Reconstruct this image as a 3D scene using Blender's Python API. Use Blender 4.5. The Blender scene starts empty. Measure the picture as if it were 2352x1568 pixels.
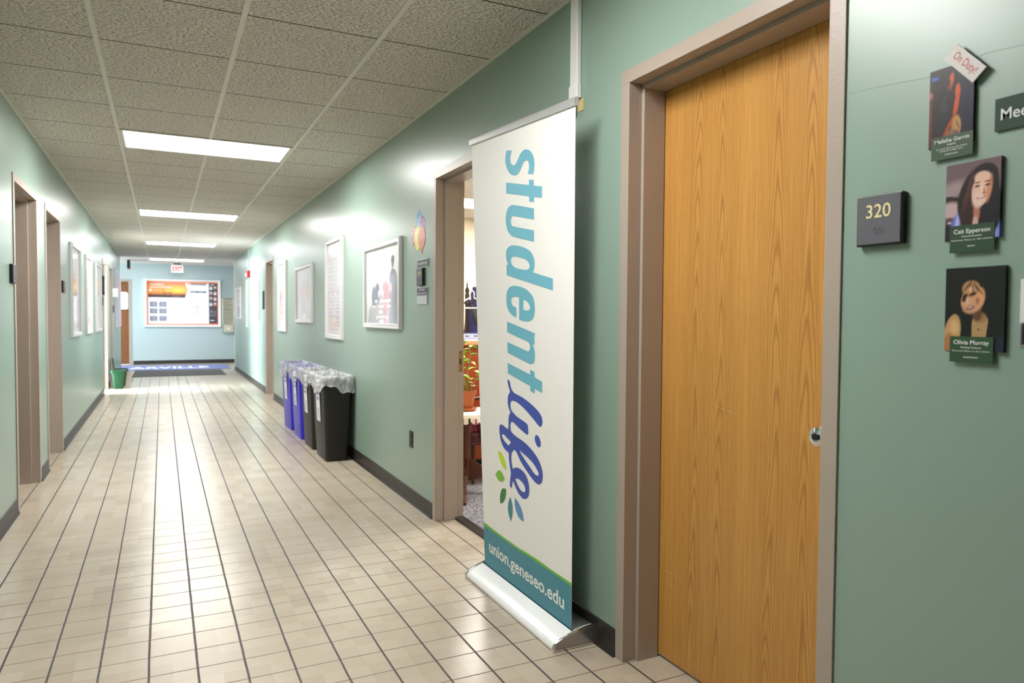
import bpy, bmesh, math, random
import numpy as np
from mathutils import Vector, Matrix
random.seed(7); rng = np.random.default_rng(7)
SC = bpy.context.scene; COL = SC.collection

# ---------------------------------------------------------------- camera
XR, XL, CZ, YF = 1.543, -0.852, 2.615, 20.7      # right wall, left wall, ceiling, far wall
EYE = 1.2919
yaw, pitch, roll = 0.4577, -0.0342, 0.0066
fw = Vector((math.sin(yaw)*math.cos(pitch), math.cos(yaw)*math.cos(pitch), math.sin(pitch)))
r0 = Vector((math.cos(yaw), -math.sin(yaw), 0)); u0 = r0.cross(fw)
rr = math.cos(roll)*r0 + math.sin(roll)*u0; uu = -math.sin(roll)*r0 + math.cos(roll)*u0
cd = bpy.data.cameras.new('camera'); cam = bpy.data.objects.new('camera', cd); COL.objects.link(cam)
M = Matrix.Identity(4)
for i in range(3):
    M[i][0], M[i][1], M[i][2] = rr[i], uu[i], -fw[i]
M[2][3] = EYE
cam.matrix_world = M
cd.sensor_width = 36; cd.lens = 24.98; cd.clip_start = 0.05
cd.dof.use_dof = True; cd.dof.focus_distance = 2.9; cd.dof.aperture_fstop = 4.0
SC.camera = cam

# ---------------------------------------------------------------- world, daylight, exposure
wd = bpy.data.worlds.new('world'); SC.world = wd; wd.use_nodes = True
wd.node_tree.nodes['Background'].inputs[0].default_value = (0.55, 0.75, 1, 1)
wd.node_tree.nodes['Background'].inputs[1].default_value = 1.0
SC.view_settings.view_transform = 'Standard'; SC.view_settings.look = 'None'
SC.view_settings.gamma = 1; SC.view_settings.use_curve_mapping = False
SC.view_settings.exposure = 1.62
LAMP = 13.6        # emission of the ceiling lamp lenses
def area(name, loc, rot, sx, sy, power, col):
    l = bpy.data.lights.new(name, 'AREA'); l.shape = 'RECTANGLE'; l.size = sx; l.size_y = sy
    l.energy = power; l.color = col
    o = bpy.data.objects.new(name, l); o.location = loc; o.rotation_euler = rot; COL.objects.link(o)
    return o
# daylight outside the window of the cross hall and the window of the side room
area('daylight_crosshall', (-5.35, 19.6, 1.6), (0, -math.pi/2, 0), 1.5, 1.7, 230, (0.8, 0.91, 1))
area('daylight_sideroom', (-4.55, 13.6, 1.5), (0, -math.pi/2, 0), 1.6, 2.2, 750, (0.82, 0.92, 1))

# ---------------------------------------------------------------- materials
MATS = {}
def srgb(r, g, b):
    f = lambda c: c/12.92 if c <= 0.04045 else ((c+0.055)/1.055)**2.4
    return (f(r/255), f(g/255), f(b/255), 1)
def mat(name, col, rough=0.5, metal=0.0, bump=0.0, bscale=200, var=0.0, vscale=3, emit=0, coat=0, spec=0.5, trans=0, alpha=1):
    if name in MATS: return MATS[name]
    m = bpy.data.materials.new(name); m.use_nodes = True; nt = m.node_tree; b = nt.nodes['Principled BSDF']
    b.inputs['Base Color'].default_value = col; b.inputs['Roughness'].default_value = rough
    b.inputs['Metallic'].default_value = metal; b.inputs['Specular IOR Level'].default_value = spec
    b.inputs['Coat Weight'].default_value = coat; b.inputs['Coat Roughness'].default_value = 0.08
    b.inputs['Transmission Weight'].default_value = trans; b.inputs['Alpha'].default_value = alpha
    if emit:
        b.inputs['Emission Color'].default_value = col; b.inputs['Emission Strength'].default_value = emit
    tc = nt.nodes.new('ShaderNodeNewGeometry')
    if bump:
        n = nt.nodes.new('ShaderNodeTexNoise'); n.inputs['Scale'].default_value = bscale; n.inputs['Detail'].default_value = 3
        nt.links.new(tc.outputs['Position'], n.inputs['Vector'])
        bp = nt.nodes.new('ShaderNodeBump'); bp.inputs['Strength'].default_value = bump; bp.inputs['Distance'].default_value = 0.002
        nt.links.new(n.outputs['Fac'], bp.inputs['Height']); nt.links.new(bp.outputs['Normal'], b.inputs['Normal'])
    if var:
        n = nt.nodes.new('ShaderNodeTexNoise'); n.inputs['Scale'].default_value = vscale; n.inputs['Detail'].default_value = 4
        nt.links.new(tc.outputs['Position'], n.inputs['Vector'])
        hs = nt.nodes.new('ShaderNodeHueSaturation'); hs.inputs['Color'].default_value = col
        mr = nt.nodes.new('ShaderNodeMapRange'); mr.inputs['To Min'].default_value = 1-var; mr.inputs['To Max'].default_value = 1+var
        nt.links.new(n.outputs['Fac'], mr.inputs['Value']); nt.links.new(mr.outputs['Result'], hs.inputs['Value'])
        nt.links.new(hs.outputs['Color'], b.inputs['Base Color'])
    MATS[name] = m; return m

class NT:
    """tiny helper for math node graphs"""
    def __init__(s, m): s.t = m.node_tree; s.b = s.t.nodes['Principled BSDF']
    def n(s, typ, **kw):
        x = s.t.nodes.new(typ)
        for k, v in kw.items(): setattr(x, k, v)
        return x
    def link(s, a, b): s.t.links.new(a, b)
    def m(s, op, a, b=0.0, c=None, clamp=False):
        x = s.n('ShaderNodeMath', operation=op, use_clamp=clamp)
        for i, v in enumerate((a, b, c)):
            if v is None: continue
            if isinstance(v, (int, float)): x.inputs[i].default_value = v
            else: s.link(v, x.inputs[i])
        return x.outputs[0]
    def pos(s):
        g = s.n('ShaderNodeNewGeometry'); sp = s.n('ShaderNodeSeparateXYZ'); s.link(g.outputs['Position'], sp.inputs[0])
        return g.outputs['Position'], sp.outputs[0], sp.outputs[1], sp.outputs[2]
    def noise(s, vec, scale, detail=3, rough=0.5, sc3=None):
        if sc3:
            mp = s.n('ShaderNodeVectorMath', operation='MULTIPLY'); s.link(vec, mp.inputs[0]); mp.inputs[1].default_value = sc3; vec = mp.outputs[0]
        x = s.n('ShaderNodeTexNoise'); s.link(vec, x.inputs['Vector']); x.inputs['Scale'].default_value = scale
        x.inputs['Detail'].default_value = detail; x.inputs['Roughness'].default_value = rough
        return x.outputs['Fac']
    def mix(s, fac, a, b):
        x = s.n('ShaderNodeMix', data_type='RGBA')
        if isinstance(fac, (int, float)): x.inputs[0].default_value = fac
        else: s.link(fac, x.inputs[0])
        for i, v in ((6, a), (7, b)):
            if isinstance(v, tuple): x.inputs[i].default_value = v
            else: s.link(v, x.inputs[i])
        return x.outputs[2]
    def bump(s, h, strength, dist):
        x = s.n('ShaderNodeBump'); x.inputs['Strength'].default_value = strength; x.inputs['Distance'].default_value = dist
        s.link(h, x.inputs['Height']); s.link(x.outputs[0], s.b.inputs['Normal'])

def wall_paint(name, col, rough=0.33):
    m = mat(name, col, rough); t = NT(m); P, x, y, z = t.pos()
    fine = t.noise(P, 230, 2); broad = t.noise(P, 1, 1, 0.4, (3, 3, 3)); stain = t.noise(P, 1.3, 3)
    t.bump(fine, 0.12, 0.0008)
    c2 = tuple(c*0.97 for c in col[:3]) + (1,)
    t.link(t.mix(stain, c2, col), t.b.inputs['Base Color']); t.b.inputs['Specular IOR Level'].default_value = 0.8
    return m
GREEN = wall_paint('wall_paint_green', srgb(142, 165, 152))
BLUEG = wall_paint('wall_paint_bluegreen', srgb(182, 197, 197), 0.4)
LILAC = wall_paint('wall_paint_pale', srgb(206, 198, 206), 0.6)
CREAM = wall_paint('wall_paint_cream', srgb(236, 224, 196), 0.6)

# floor tiles: square, dark joints along the corridor, fine joints across
TILE = 0.16117
FLOORM = mat('floor_tile', (0.5, 0.42, 0.32, 1), 0.28, spec=0.4); t = NT(FLOORM); P, x, y, z = t.pos()
def joint(c, c0, wdt, wob):
    q = t.m('DIVIDE', t.m('SUBTRACT', t.m('ADD', c, wob), c0 - TILE/2), TILE)
    d = t.m('MULTIPLY', t.m('ABSOLUTE', t.m('SUBTRACT', t.m('FRACT', q), 0.5)), TILE)
    return t.m('SUBTRACT', 1.0, t.m('DIVIDE', t.m('SUBTRACT', d, wdt/2), 0.0018), clamp=True), t.m('FLOOR', q)
wob = t.m('MULTIPLY', t.m('SUBTRACT', t.noise(P, 7, 2), 0.5), 0.004)
jx, ix = joint(x, -0.0548, 0.0065, wob); jy, iy = joint(y, 2.642, 0.0036, wob)
cmb = t.n('ShaderNodeCombineXYZ'); t.link(ix, cmb.inputs[0]); t.link(iy, cmb.inputs[1])
wn = t.n('ShaderNodeTexWhiteNoise', noise_dimensions='2D'); t.link(cmb.outputs[0], wn.inputs['Vector'])
base = t.mix(wn.outputs['Value'], srgb(180, 167, 150), srgb(190, 178, 161))
base = t.mix(t.m('MULTIPLY', t.noise(P, 2, 1), 0.12), base, srgb(186, 168, 142))
dirt = t.noise(P, 25, 3)
c = t.mix(jy, base, t.mix(dirt, srgb(100, 84, 76), srgb(140, 120, 106)))
c = t.mix(jx, c, t.mix(dirt, srgb(58, 52, 56), srgb(100, 90, 90)))
t.link(c, t.b.inputs['Base Color'])
J = t.m('MAXIMUM', jx, jy)
t.link(t.m('ADD', t.m('MULTIPLY', J, 0.4), 0.25), t.b.inputs['Roughness'])
t.bump(t.m('MULTIPLY', J, -1.0), 0.35, 0.0015)

# ceiling panels: fissured mineral fibre, fine joints across the corridor
CEILM = mat('ceiling_panel', (0.5, 0.5, 0.5, 1), 0.9, spec=0.15); t = NT(CEILM); P, x, y, z = t.pos()
fis = t.noise(P, 1, 4, 0.62, (70, 150, 70)); big = t.noise(P, 1, 3, 0.6, (22, 38, 22))
pit = t.m('MULTIPLY', t.m('SUBTRACT', 0.48, fis), 8, clamp=True)
q = t.m('DIVIDE', t.m('SUBTRACT', y, 3.374-0.3048), 0.6096)
d = t.m('MULTIPLY', t.m('ABSOLUTE', t.m('SUBTRACT', t.m('FRACT', q), 0.5)), 0.6096)
jc = t.m('SUBTRACT', 1.0, t.m('DIVIDE', t.m('SUBTRACT', d, 0.0028), 0.0015), clamp=True)
base = t.mix(big, srgb(226, 219, 209), srgb(238, 231, 223))
c = t.mix(t.m('MULTIPLY', pit, 0.8), base, srgb(120, 113, 102))
c = t.mix(jc, c, srgb(52, 46, 38)); t.link(c, t.b.inputs['Base Color'])
t.bump(t.m('ADD', t.m('MULTIPLY', pit, -1.0), t.m('MULTIPLY', jc, -2.0)), 0.9, 0.005)

# oak veneer door with book-matched cathedrals
def oak(name):
    m = mat(name, (0.5, 0.3, 0.1, 1), 0.34, spec=0.4); t = NT(m); P, x, y, z = t.pos()
    W = 0.36       # book-matched pairs of veneer leaves
    q = t.m('DIVIDE', t.m('SUBTRACT', y, 1.36), W); u = t.m('SUBTRACT', t.m('MULTIPLY', t.m('ABSOLUTE', t.m('SUBTRACT', t.m('FRACT', q), 0.5)), W), 0.063)
    idx = t.m('FLOOR', q)
    wv = t.m('MULTIPLY', t.m('SUBTRACT', t.noise(P, 1, 3, 0.5, (1, 9, 1.4)), 0.5), 0.9)
    u2 = t.m('ADD', u, t.m('MULTIPLY', t.m('SUBTRACT', t.noise(P, 1, 2, 0.5, (1, 5, 1.3)), 0.5), 0.06))
    f = t.m('ADD', t.m('ADD', t.m('MULTIPLY', z, 6.0), t.m('MULTIPLY', t.m('POWER', t.m('ABSOLUTE', u2), 1.7), 760.0)), t.m('MULTIPLY', idx, 0.37))
    f = t.m('ADD', f, t.m('MULTIPLY', wv, 5.0))
    ring = t.m('POWER', t.m('ADD', t.m('MULTIPLY', t.m('SINE', t.m('MULTIPLY', f, 6.283)), 0.5), 0.5), 3.0)
    centre = t.m('SUBTRACT', 1.0, t.m('DIVIDE', t.m('ABSOLUTE', u), 0.085), clamp=True)
    centre = t.m('POWER', centre, 0.45)
    streak = t.noise(P, 1, 4, 0.65, (1, 260, 4)); streak2 = t.noise(P, 1, 3, 0.6, (1, 75, 1.2)); pores = t.noise(P, 1, 2, 0.5, (1, 700, 22))
    c = t.mix(streak2, srgb(188, 134, 64), srgb(216, 166, 92))
    c = t.mix(t.m('MULTIPLY', t.m('MULTIPLY', ring, centre), 0.62), c, srgb(144, 94, 48))
    c = t.mix(t.m('MULTIPLY', t.m('SUBTRACT', streak, 0.42), 2.2, clamp=True), c, srgb(176, 112, 44))
    c = t.mix(t.m('MULTIPLY', t.m('SUBTRACT', pores, 0.58), 2.5, clamp=True), c, srgb(134, 82, 34))
    t.link(c, t.b.inputs['Base Color']); t.bump(streak, 0.12, 0.0006)
    return m
OAK = oak('oak_veneer')
TAUPE = mat('frame_paint_taupe', srgb(172, 158, 146), 0.36, bump=0.35, bscale=120, var=0.05, vscale=4)
LEAFPAINT = mat('leaf_paint_brown_shaded', srgb(74, 57, 43), 0.5, bump=0.2)  # brown leaf paint, darkened with the recess's shade in the colour
BLACKRUB = mat('baseboard_rubber', srgb(46, 42, 40), 0.45, var=0.25, vscale=12)
FARDOOR = mat('far_door_wood', srgb(128, 80, 44), 0.45, var=0.15, vscale=9)
WHITEP = mat('white_plastic', srgb(238, 238, 236), 0.35)
SILVER = mat('brushed_aluminium', srgb(214, 214, 216), 0.35, 0.6)
CHROME = mat('chrome', srgb(225, 225, 228), 0.08, 1.0)
GREYMET = mat('grey_metal', srgb(120, 122, 122), 0.35, 0.7)
TEEM = mat('tee_bar_white', srgb(224, 222, 212), 0.5)
LAMPM = mat('lamp_lens', (1, 0.985, 0.95, 1), 0.5, emit=LAMP)
LAMPFAR = mat('lamp_lens_cool', (0.93, 0.97, 1, 1), 0.5, emit=LAMP*0.75)
LAMPDIM = mat('lamp_lens_dim', (1, 0.985, 0.95, 1), 0.5, emit=LAMP*0.62)
BLACKP = mat('black_plastic', srgb(26, 26, 28), 0.4)
SIGNGREY = mat('sign_grey', srgb(92, 92, 100), 0.6, bump=0.2, bscale=500)
GOLD = mat('sign_cream_digits', srgb(238, 222, 170), 0.4)
DKGREEN = mat('card_dark_green', srgb(30, 66, 42), 0.6)
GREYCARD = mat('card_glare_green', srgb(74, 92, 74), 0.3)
PAPER = mat('paper_white', srgb(240, 240, 240), 0.55)
INKW = mat('ink_white', srgb(236, 238, 234), 0.55)
TEXTBLUE = mat('print_lightblue', srgb(112, 184, 206), 0.5)
INDIGO = mat('print_indigo', srgb(62, 84, 178), 0.5)
TEALB = mat('print_teal', srgb(66, 138, 156), 0.5)
LIME = mat('print_green', srgb(112, 190, 48), 0.5)
GLASSM = mat('window_glass', (1, 1, 1, 1), 0.02, trans=1.0)
CHERRY = mat('cherry_wood', srgb(156, 66, 30), 0.4, var=0.3, vscale=7)
DARKWOOD = mat('dark_wood', srgb(92, 48, 26), 0.35, var=0.2, vscale=14)
TERRA = mat('terracotta', srgb(186, 104, 62), 0.75, var=0.12, vscale=20)
BURG = mat('burgundy_leather', srgb(150, 46, 82), 0.4)  # pinkish because the lit seat top is put into the colour
NAVY = mat('navy_cloth', srgb(52, 52, 110), 0.8, bump=0.4, bscale=300)
LEAFG = mat('leaf_green', srgb(150, 205, 40), 0.45)
STEMG = mat('stem_green', srgb(140, 165, 80), 0.5)

# printed picture material: colour attribute on a fine grid
def print_mat(name, rough, coat):
    m = mat(name, (1, 1, 1, 1), rough, coat=coat); t = NT(m)
    a = t.n('ShaderNodeAttribute', attribute_name='print'); t.link(a.outputs['Color'], t.b.inputs['Base Color'])
    return m
PRINT = print_mat('printed_picture', 0.35, 0.0)
PRINTG = print_mat('printed_picture_glazed', 0.4, 0.8)

# ---------------------------------------------------------------- builders
ORG = {}
def link(o, parent=None):
    COL.objects.link(o)
    if parent is not None: o.parent = parent
    return o
def tag(o, label=None, cat=None, group=None, kind=None):
    if label: o['label'] = label
    if cat: o['category'] = cat
    if group: o['group'] = group
    if kind: o['kind'] = kind
    return o
def thing(name, loc, label=None, cat=None, group=None, kind=None):
    o = bpy.data.objects.new(name, None); o.empty_display_size = 0.05; o.location = loc; link(o)
    ORG[o.name] = Vector(loc); return tag(o, label, cat, group, kind)
def obj(name, bm, mats, parent=None, smooth=False, bev=0, org=None, recalc=True):
    """one mesh object; geometry is given in world coordinates"""
    if recalc: bmesh.ops.recalc_face_normals(bm, faces=bm.faces)
    o0 = ORG[parent.name] if parent is not None else Vector(org if org else (0, 0, 0))
    bmesh.ops.translate(bm, verts=bm.verts, vec=-o0)
    me = bpy.data.meshes.new(name); bm.to_mesh(me); bm.free()
    for m in (mats if isinstance(mats, (list, tuple)) else [mats]): me.materials.append(m)
    if smooth:
        for p in me.polygons: p.use_smooth = True
        if smooth != 'all': me.set_sharp_from_angle(angle=math.radians(38))
    o = bpy.data.objects.new(name, me); link(o, parent)
    if parent is None: o.location = o0
    ORG[o.name] = o0
    if bev:
        b = o.modifiers.new('bevel', 'BEVEL'); b.width = bev; b.segments = 2; b.limit_method = 'ANGLE'; b.angle_limit = math.radians(40)
    return o
def bx(bm, x0, x1, y0, y1, z0, z1, mi=0):
    vs = [bm.verts.new((x, y, z)) for x in (x0, x1) for y in (y0, y1) for z in (z0, z1)]
    for f in ((0, 1, 3, 2), (4, 6, 7, 5), (0, 4, 5, 1), (2, 3, 7, 6), (0, 2, 6, 4), (1, 5, 7, 3)):
        bm.faces.new([vs[i] for i in f]).material_index = mi
    return vs
def box(name, x0, x1, y0, y1, z0, z1, m, parent=None, bev=0):
    bm = bmesh.new(); bx(bm, x0, x1, y0, y1, z0, z1)
    return obj(name, bm, m, parent, bev=bev, org=((x0+x1)/2, (y0+y1)/2, z0) if parent is None else None)
def struct(name, bm, m, parent=None, **k):
    o = obj(name, bm, m, parent, **k)
    if parent is None: o['kind'] = 'structure'
    return o
def prism(bm, pts, f, d0, d1, mi=0):
    """extrude polygon pts (2d) between d0 and d1; f(a, b, d) -> world"""
    A = [bm.verts.new(f(a, b, d0)) for a, b in pts]; B = [bm.verts.new(f(a, b, d1)) for a, b in pts]
    n = len(pts)
    bm.faces.new(A).material_index = mi; bm.faces.new(B[::-1]).material_index = mi
    for i in range(n): bm.faces.new((A[i], B[i], B[(i+1) % n], A[(i+1) % n])).material_index = mi
def lathe(bm, prof, c, n=32, sx=1, sy=1, axis='z', mi=0, cap=True):
    rings = []
    for r, h in prof:
        ring = []
        for k in range(n):
            a = 2*math.pi*k/n; p = (r*math.cos(a)*sx, r*math.sin(a)*sy, h)
            if axis == 'x': p = (h, r*math.cos(a), r*math.sin(a))
            if axis == 'y': p = (r*math.cos(a), h, r*math.sin(a))
            ring.append(bm.verts.new(Vector(c)+Vector(p)))
        rings.append(ring)
    for a, b in zip(rings, rings[1:]):
        for k in range(n): bm.faces.new((a[k], a[(k+1) % n], b[(k+1) % n], b[k])).material_index = mi
    if cap:
        bm.faces.new(rings[0][::-1]).material_index = mi; bm.faces.new(rings[-1]).material_index = mi
def tube(bm, pts, r, n=8, mi=0):
    pts = [Vector(p) for p in pts]; rs = r if isinstance(r, (list, tuple)) else [r]*len(pts); rings = []
    for i, p in enumerate(pts):
        d = (pts[min(i+1, len(pts)-1)]-pts[max(i-1, 0)]).normalized()
        a = d.cross(Vector((0.31, 0.17, 0.93))); a.normalize(); b = d.cross(a)
        rings.append([bm.verts.new(p+rs[i]*(math.cos(2*math.pi*k/n)*a+math.sin(2*math.pi*k/n)*b)) for k in range(n)])
    for a, b in zip(rings, rings[1:]):
        for k in range(n): bm.faces.new((a[k], a[(k+1) % n], b[(k+1) % n], b[k])).material_index = mi
    bm.faces.new(rings[0][::-1]).material_index = mi; bm.faces.new(rings[-1]).material_index = mi
class Plane:
    """a flat face: origin o, right u, up v, outward n"""
    def __init__(s, o, u, v): s.o, s.u, s.v = Vector(o), Vector(u).normalized(), Vector(v).normalized(); s.n = s.u.cross(s.v)
    def __call__(s, a, b, d=0.0): return s.o+s.u*a+s.v*b+s.n*d
def on_right(y, z, d=0): return Plane((XR-d, y, z), (0, -1, 0), (0, 0, 1))
def on_left(y, z, d=0): return Plane((XL+d, y, z), (0, 1, 0), (0, 0, 1))
def on_far(x, z, d=0): return Plane((x, YF-d, z), (1, 0, 0), (0, 0, 1))
def slab(bm, pl, a0, a1, b0, b1, d0, d1, mi=0): prism(bm, [(a0, b0), (a1, b0), (a1, b1), (a0, b1)], pl, d0, d1, mi)

def curve_mesh(cu):
    o = bpy.data.objects.new('tmp', cu); COL.objects.link(o)
    dg = bpy.context.evaluated_depsgraph_get(); me = bpy.data.meshes.new_from_object(o.evaluated_get(dg))
    V = [v.co.copy() for v in me.vertices]; F = [tuple(p.vertices) for p in me.polygons]
    bpy.data.objects.remove(o); bpy.data.curves.remove(cu); bpy.data.meshes.remove(me)
    return V, F
def text_geo(s, bold=0.0, shear=0.0, spacing=1.0, res=4):
    cu = bpy.data.curves.new('t', 'FONT'); cu.body = s; cu.offset = bold; cu.shear = shear; cu.resolution_u = res
    cu.space_character = spacing; cu.fill_mode = 'FRONT'
    return curve_mesh(cu)
def add_text(bm, s, f, a, b, h, w=None, bold=0.0, shear=0.0, mi=0, d=0.0006, align='c', mirror=False):
    """h = height of the capitals box; w = total width to fit; (a, b) = anchor on baseline"""
    V, F = text_geo(s, bold, shear)
    x0 = min(v.x for v in V); x1 = max(v.x for v in V); k = h/0.73
    kx = (w/(x1-x0)) if w else k
    off = {'c': -(x0+x1)/2, 'l': -x0, 'r': -x1}[align]
    vs = [bm.verts.new(f(a+(v.x+off)*kx, b+v.y*k, d)) for v in V]
    for p in F:
        try: bm.faces.new([vs[i] for i in p]).material_index = mi
        except ValueError: pass
def fill_loops(loops):
    cu = bpy.data.curves.new('g', 'CURVE'); cu.dimensions = '2D'; cu.fill_mode = 'BOTH'
    for lp in loops:
        sp = cu.splines.new('POLY'); sp.points.add(len(lp)-1); sp.use_cyclic_u = True
        for p, q in zip(sp.points, lp): p.co = (q[0], q[1], 0, 1)
    return curve_mesh(cu)
def smooth_loop(txt, n=5):
    P = []
    for t_ in txt.split():
        v = t_.split(','); P.append((float(v[0]), float(v[1]), len(v) > 2))
    out = []; N = len(P)
    for i in range(N):
        p1, p2 = P[i], P[(i+1) % N]; p0 = P[i-1]; p3 = P[(i+2) % N]
        a = np.array(p1[:2]); b = np.array(p2[:2])
        if p1[2] and p2[2]: out.append(tuple(a)); continue
        m1 = (b-a) if p1[2] else (b-np.array(p0[:2]))/2
        m2 = (b-a) if p2[2] else (np.array(p3[:2])-a)/2
        for k in range(n):
            t_ = k/n; h = (2*t_**3-3*t_**2+1, t_**3-2*t_**2+t_, -2*t_**3+3*t_**2, t_**3-t_**2)
            out.append(tuple(h[0]*a+h[1]*m1+h[2]*b+h[3]*m2))
    return out

# painted canvases for printed pictures
class Paint:
    def __init__(s, nx, ny, col, aspect=1.0):
        s.nx, s.ny = nx, ny; s.asp = aspect
        s.U, s.V = np.meshgrid(np.linspace(0, 1, nx+1), np.linspace(0, 1, ny+1)); s.C = np.zeros((ny+1, nx+1, 3)); s.C[:] = s.c(col)
    def c(s, col): return np.array([srgb(*col)[i] for i in range(3)])
    def put(s, m, col, op=1.0):
        m = np.clip(m, 0, 1)[..., None]*op; s.C = s.C*(1-m)+s.c(col)*m; return s
    def el(s, cx, cy, rx, ry, col, soft=0.15, ang=0, op=1.0):
        a = math.radians(ang); dx = (s.U-cx); dy = (s.V-cy)*s.asp
        x = (dx*math.cos(a)+dy*math.sin(a))/rx; y = (-dx*math.sin(a)+dy*math.cos(a))/(ry*s.asp)
        return s.put((1-np.sqrt(x*x+y*y))/soft+0.5, col, op)
    def rc(s, x0, y0, x1, y1, col, soft=0.004, op=1.0):
        m = np.minimum(np.minimum(s.U-x0, x1-s.U), np.minimum(s.V-y0, y1-s.V))/soft+0.5
        return s.put(m, col, op)
    def gr(s, y0, y1, col, op=1.0): return s.put((s.V-y0)/(y1-y0), col, op)
    def poly(s, pts, col, op=1.0):
        ins = np.zeros(s.U.shape, bool); n = len(pts)
        for i in range(n):
            (xa, ya), (xb, yb) = pts[i], pts[i-1]
            with np.errstate(divide='ignore', invalid='ignore'):
                ins ^= ((ya > s.V) != (yb > s.V)) & (s.U < (xb-xa)*(s.V-ya)/((yb-ya) or 1e-9)+xa)
        return s.put(ins.astype(float), col, op)
    def marks(s, x0, y0, x1, y1, rows, col, op=0.8, fill=0.6):
        h = (y1-y0)/rows
        for r in range(rows):
            x = x0
            while x < x1:
                w = rng.uniform(0.015, 0.06)*(x1-x0)*3
                if rng.random() < 0.85: s.rc(x, y0+r*h, min(x+w, x1), y0+(r+fill)*h, col, 0.006, op)
                x += w+0.012
        return s
def picture(name, pl, w, h, pt, parent, m=None, thick=0.0012, bow=None):
    bm = bmesh.new(); nx, ny = pt.nx, pt.ny; lay = bm.verts.layers.float_color.new('print')
    g = []
    for j in range(ny+1):
        row = []
        for i in range(nx+1):
            d = thick+(bow(i/nx, j/ny) if bow else 0)
            v = bm.verts.new(pl(w*i/nx, h*j/ny, d)); v[lay] = (*pt.C[j, i], 1); row.append(v)
        g.append(row)
    for j in range(ny):
        for i in range(nx): bm.faces.new((g[j][i], g[j][i+1], g[j+1][i+1], g[j+1][i]))
    # rim and back give the sheet its thickness
    loop = [g[0][i] for i in range(nx+1)]+[g[j][nx] for j in range(1, ny+1)]+[g[ny][i] for i in range(nx-1, -1, -1)]+[g[j][0] for j in range(ny-1, 0, -1)]
    bk = []
    for v in loop:
        dd = (v.co-pl.o).dot(pl.n); q = bm.verts.new(v.co-pl.n*(dd-0.0003)); q[lay] = v[lay]; bk.append(q)
    n = len(loop)
    for i in range(n): bm.faces.new((loop[i], bk[i], bk[(i+1) % n], loop[(i+1) % n]))
    bm.faces.new(bk[::-1])
    return obj(name, bm, m or PRINT, parent, recalc=False)
GLASSM.node_tree.nodes['Principled BSDF'].inputs['Transmission Weight'].default_value = 0
GLASSM.node_tree.nodes['Principled BSDF'].inputs['Alpha'].default_value = 0.12
TH = 0.18      # wall thickness
DH = 2.15      # door head
# ---------------------------------------------------------------- setting: shell
def wall_run(bm, x0, x1, y0, y1, openings, mi=0):
    y = y0
    for a0, a1 in sorted(openings):
        bx(bm, x0, x1, y, a0-0.028, 0, CZ+0.02, mi); bx(bm, x0, x1, a0-0.028, a1+0.028, DH+0.028, CZ+0.02, mi); y = a1+0.028
    bx(bm, x0, x1, y, y1, 0, CZ+0.02, mi)
D320, D319, D317 = (1.297, 2.165), (3.341, 4.206), (11.50, 12.28)
L1, L2, L3, L4 = (5.56, 6.45), (6.96, 7.83), (13.2, 14.1), (14.78, 15.6)
bm = bmesh.new(); wall_run(bm, XR, XR+TH, -6, 18.0, [D320, D319, D317]); struct('wall_right', bm, GREEN)
bm = bmesh.new(); wall_run(bm, XL-TH, XL, -6, 18.55, [L1, L2, L3, L4]); struct('wall_left', bm, GREEN)
bm = bmesh.new(); bx(bm, -5.2, -1.68, YF, YF+0.2, 0, CZ+0.02); bx(bm, -1.68, -0.72, YF, YF+0.2, DH+0.028, CZ+0.02); bx(bm, -0.72, 5.2, YF, YF+0.2, 0, CZ+0.02)
struct('wall_far', bm, BLUEG)
bm = bmesh.new(); bx(bm, XL-TH, XR+TH, -6.2, -6, 0, CZ+0.02); struct('wall_back', bm, GREEN)
bm = bmesh.new(); bx(bm, XR+TH, 5.2, 17.82, 18.0, 0, CZ+0.02); bx(bm, 5.0, 5.2, 18.0, YF, 0, CZ+0.02)
struct('wall_crosshall_right', bm, BLUEG)
bm = bmesh.new(); bx(bm, -5.2, XL-TH, 18.37, 18.55, 0, CZ+0.02)
bx(bm, -5.2, -5.0, 18.55, 18.85, 0, CZ+0.02); bx(bm, -5.2, -5.0, 20.35, YF, 0, CZ+0.02)
bx(bm, -5.2, -5.0, 18.85, 20.35, 0, 0.7); bx(bm, -5.2, -5.0, 18.85, 20.35, 2.4, CZ+0.02)
struct('wall_crosshall_left', bm, BLUEG)
def window(name, x, y0, y1, z0, z1, label):
    w = thing(name, (x, (y0+y1)/2, z0), label, 'window', kind='structure')
    bm = bmesh.new()
    for a, b, c_, d_ in ((y0, y1, z0, z0+0.05), (y0, y1, z1-0.05, z1), (y0, y0+0.05, z0, z1), (y1-0.05, y1, z0, z1), ((y0+y1)/2-0.02, (y0+y1)/2+0.02, z0, z1)):
        bx(bm, x-0.04, x+0.04, a, b, c_, d_)
    obj('window_frame', bm, SILVER, w)
    bm = bmesh.new(); bx(bm, x-0.003, x+0.003, y0+0.05, y1-0.05, z0+0.05, z1-0.05); obj('window_pane', bm, GLASSM, w)
window('window_1', -5.1, 18.85, 20.35, 0.7, 2.4, 'window at the end of the side hall')
# side room behind the open door of the left wall
bm = bmesh.new(); bx(bm, -4.4, XL-TH, 12.2, 12.3, 0, CZ+0.02); bx(bm, -4.4, XL-TH, 14.55, 14.65, 0, CZ+0.02)
bx(bm, -4.4, -4.3, 12.3, 12.5, 0, CZ+0.02); bx(bm, -4.4, -4.3, 14.4, 14.55, 0, CZ+0.02); bx(bm, -4.4, -4.3, 12.5, 14.4, 0, 0.5); bx(bm, -4.4, -4.3, 12.5, 14.4, 2.5, CZ+0.02)
struct('wall_sideroom', bm, LILAC)
window('window_2', -4.35, 12.5, 14.4, 0.5, 2.5, 'window of the left side room')
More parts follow.
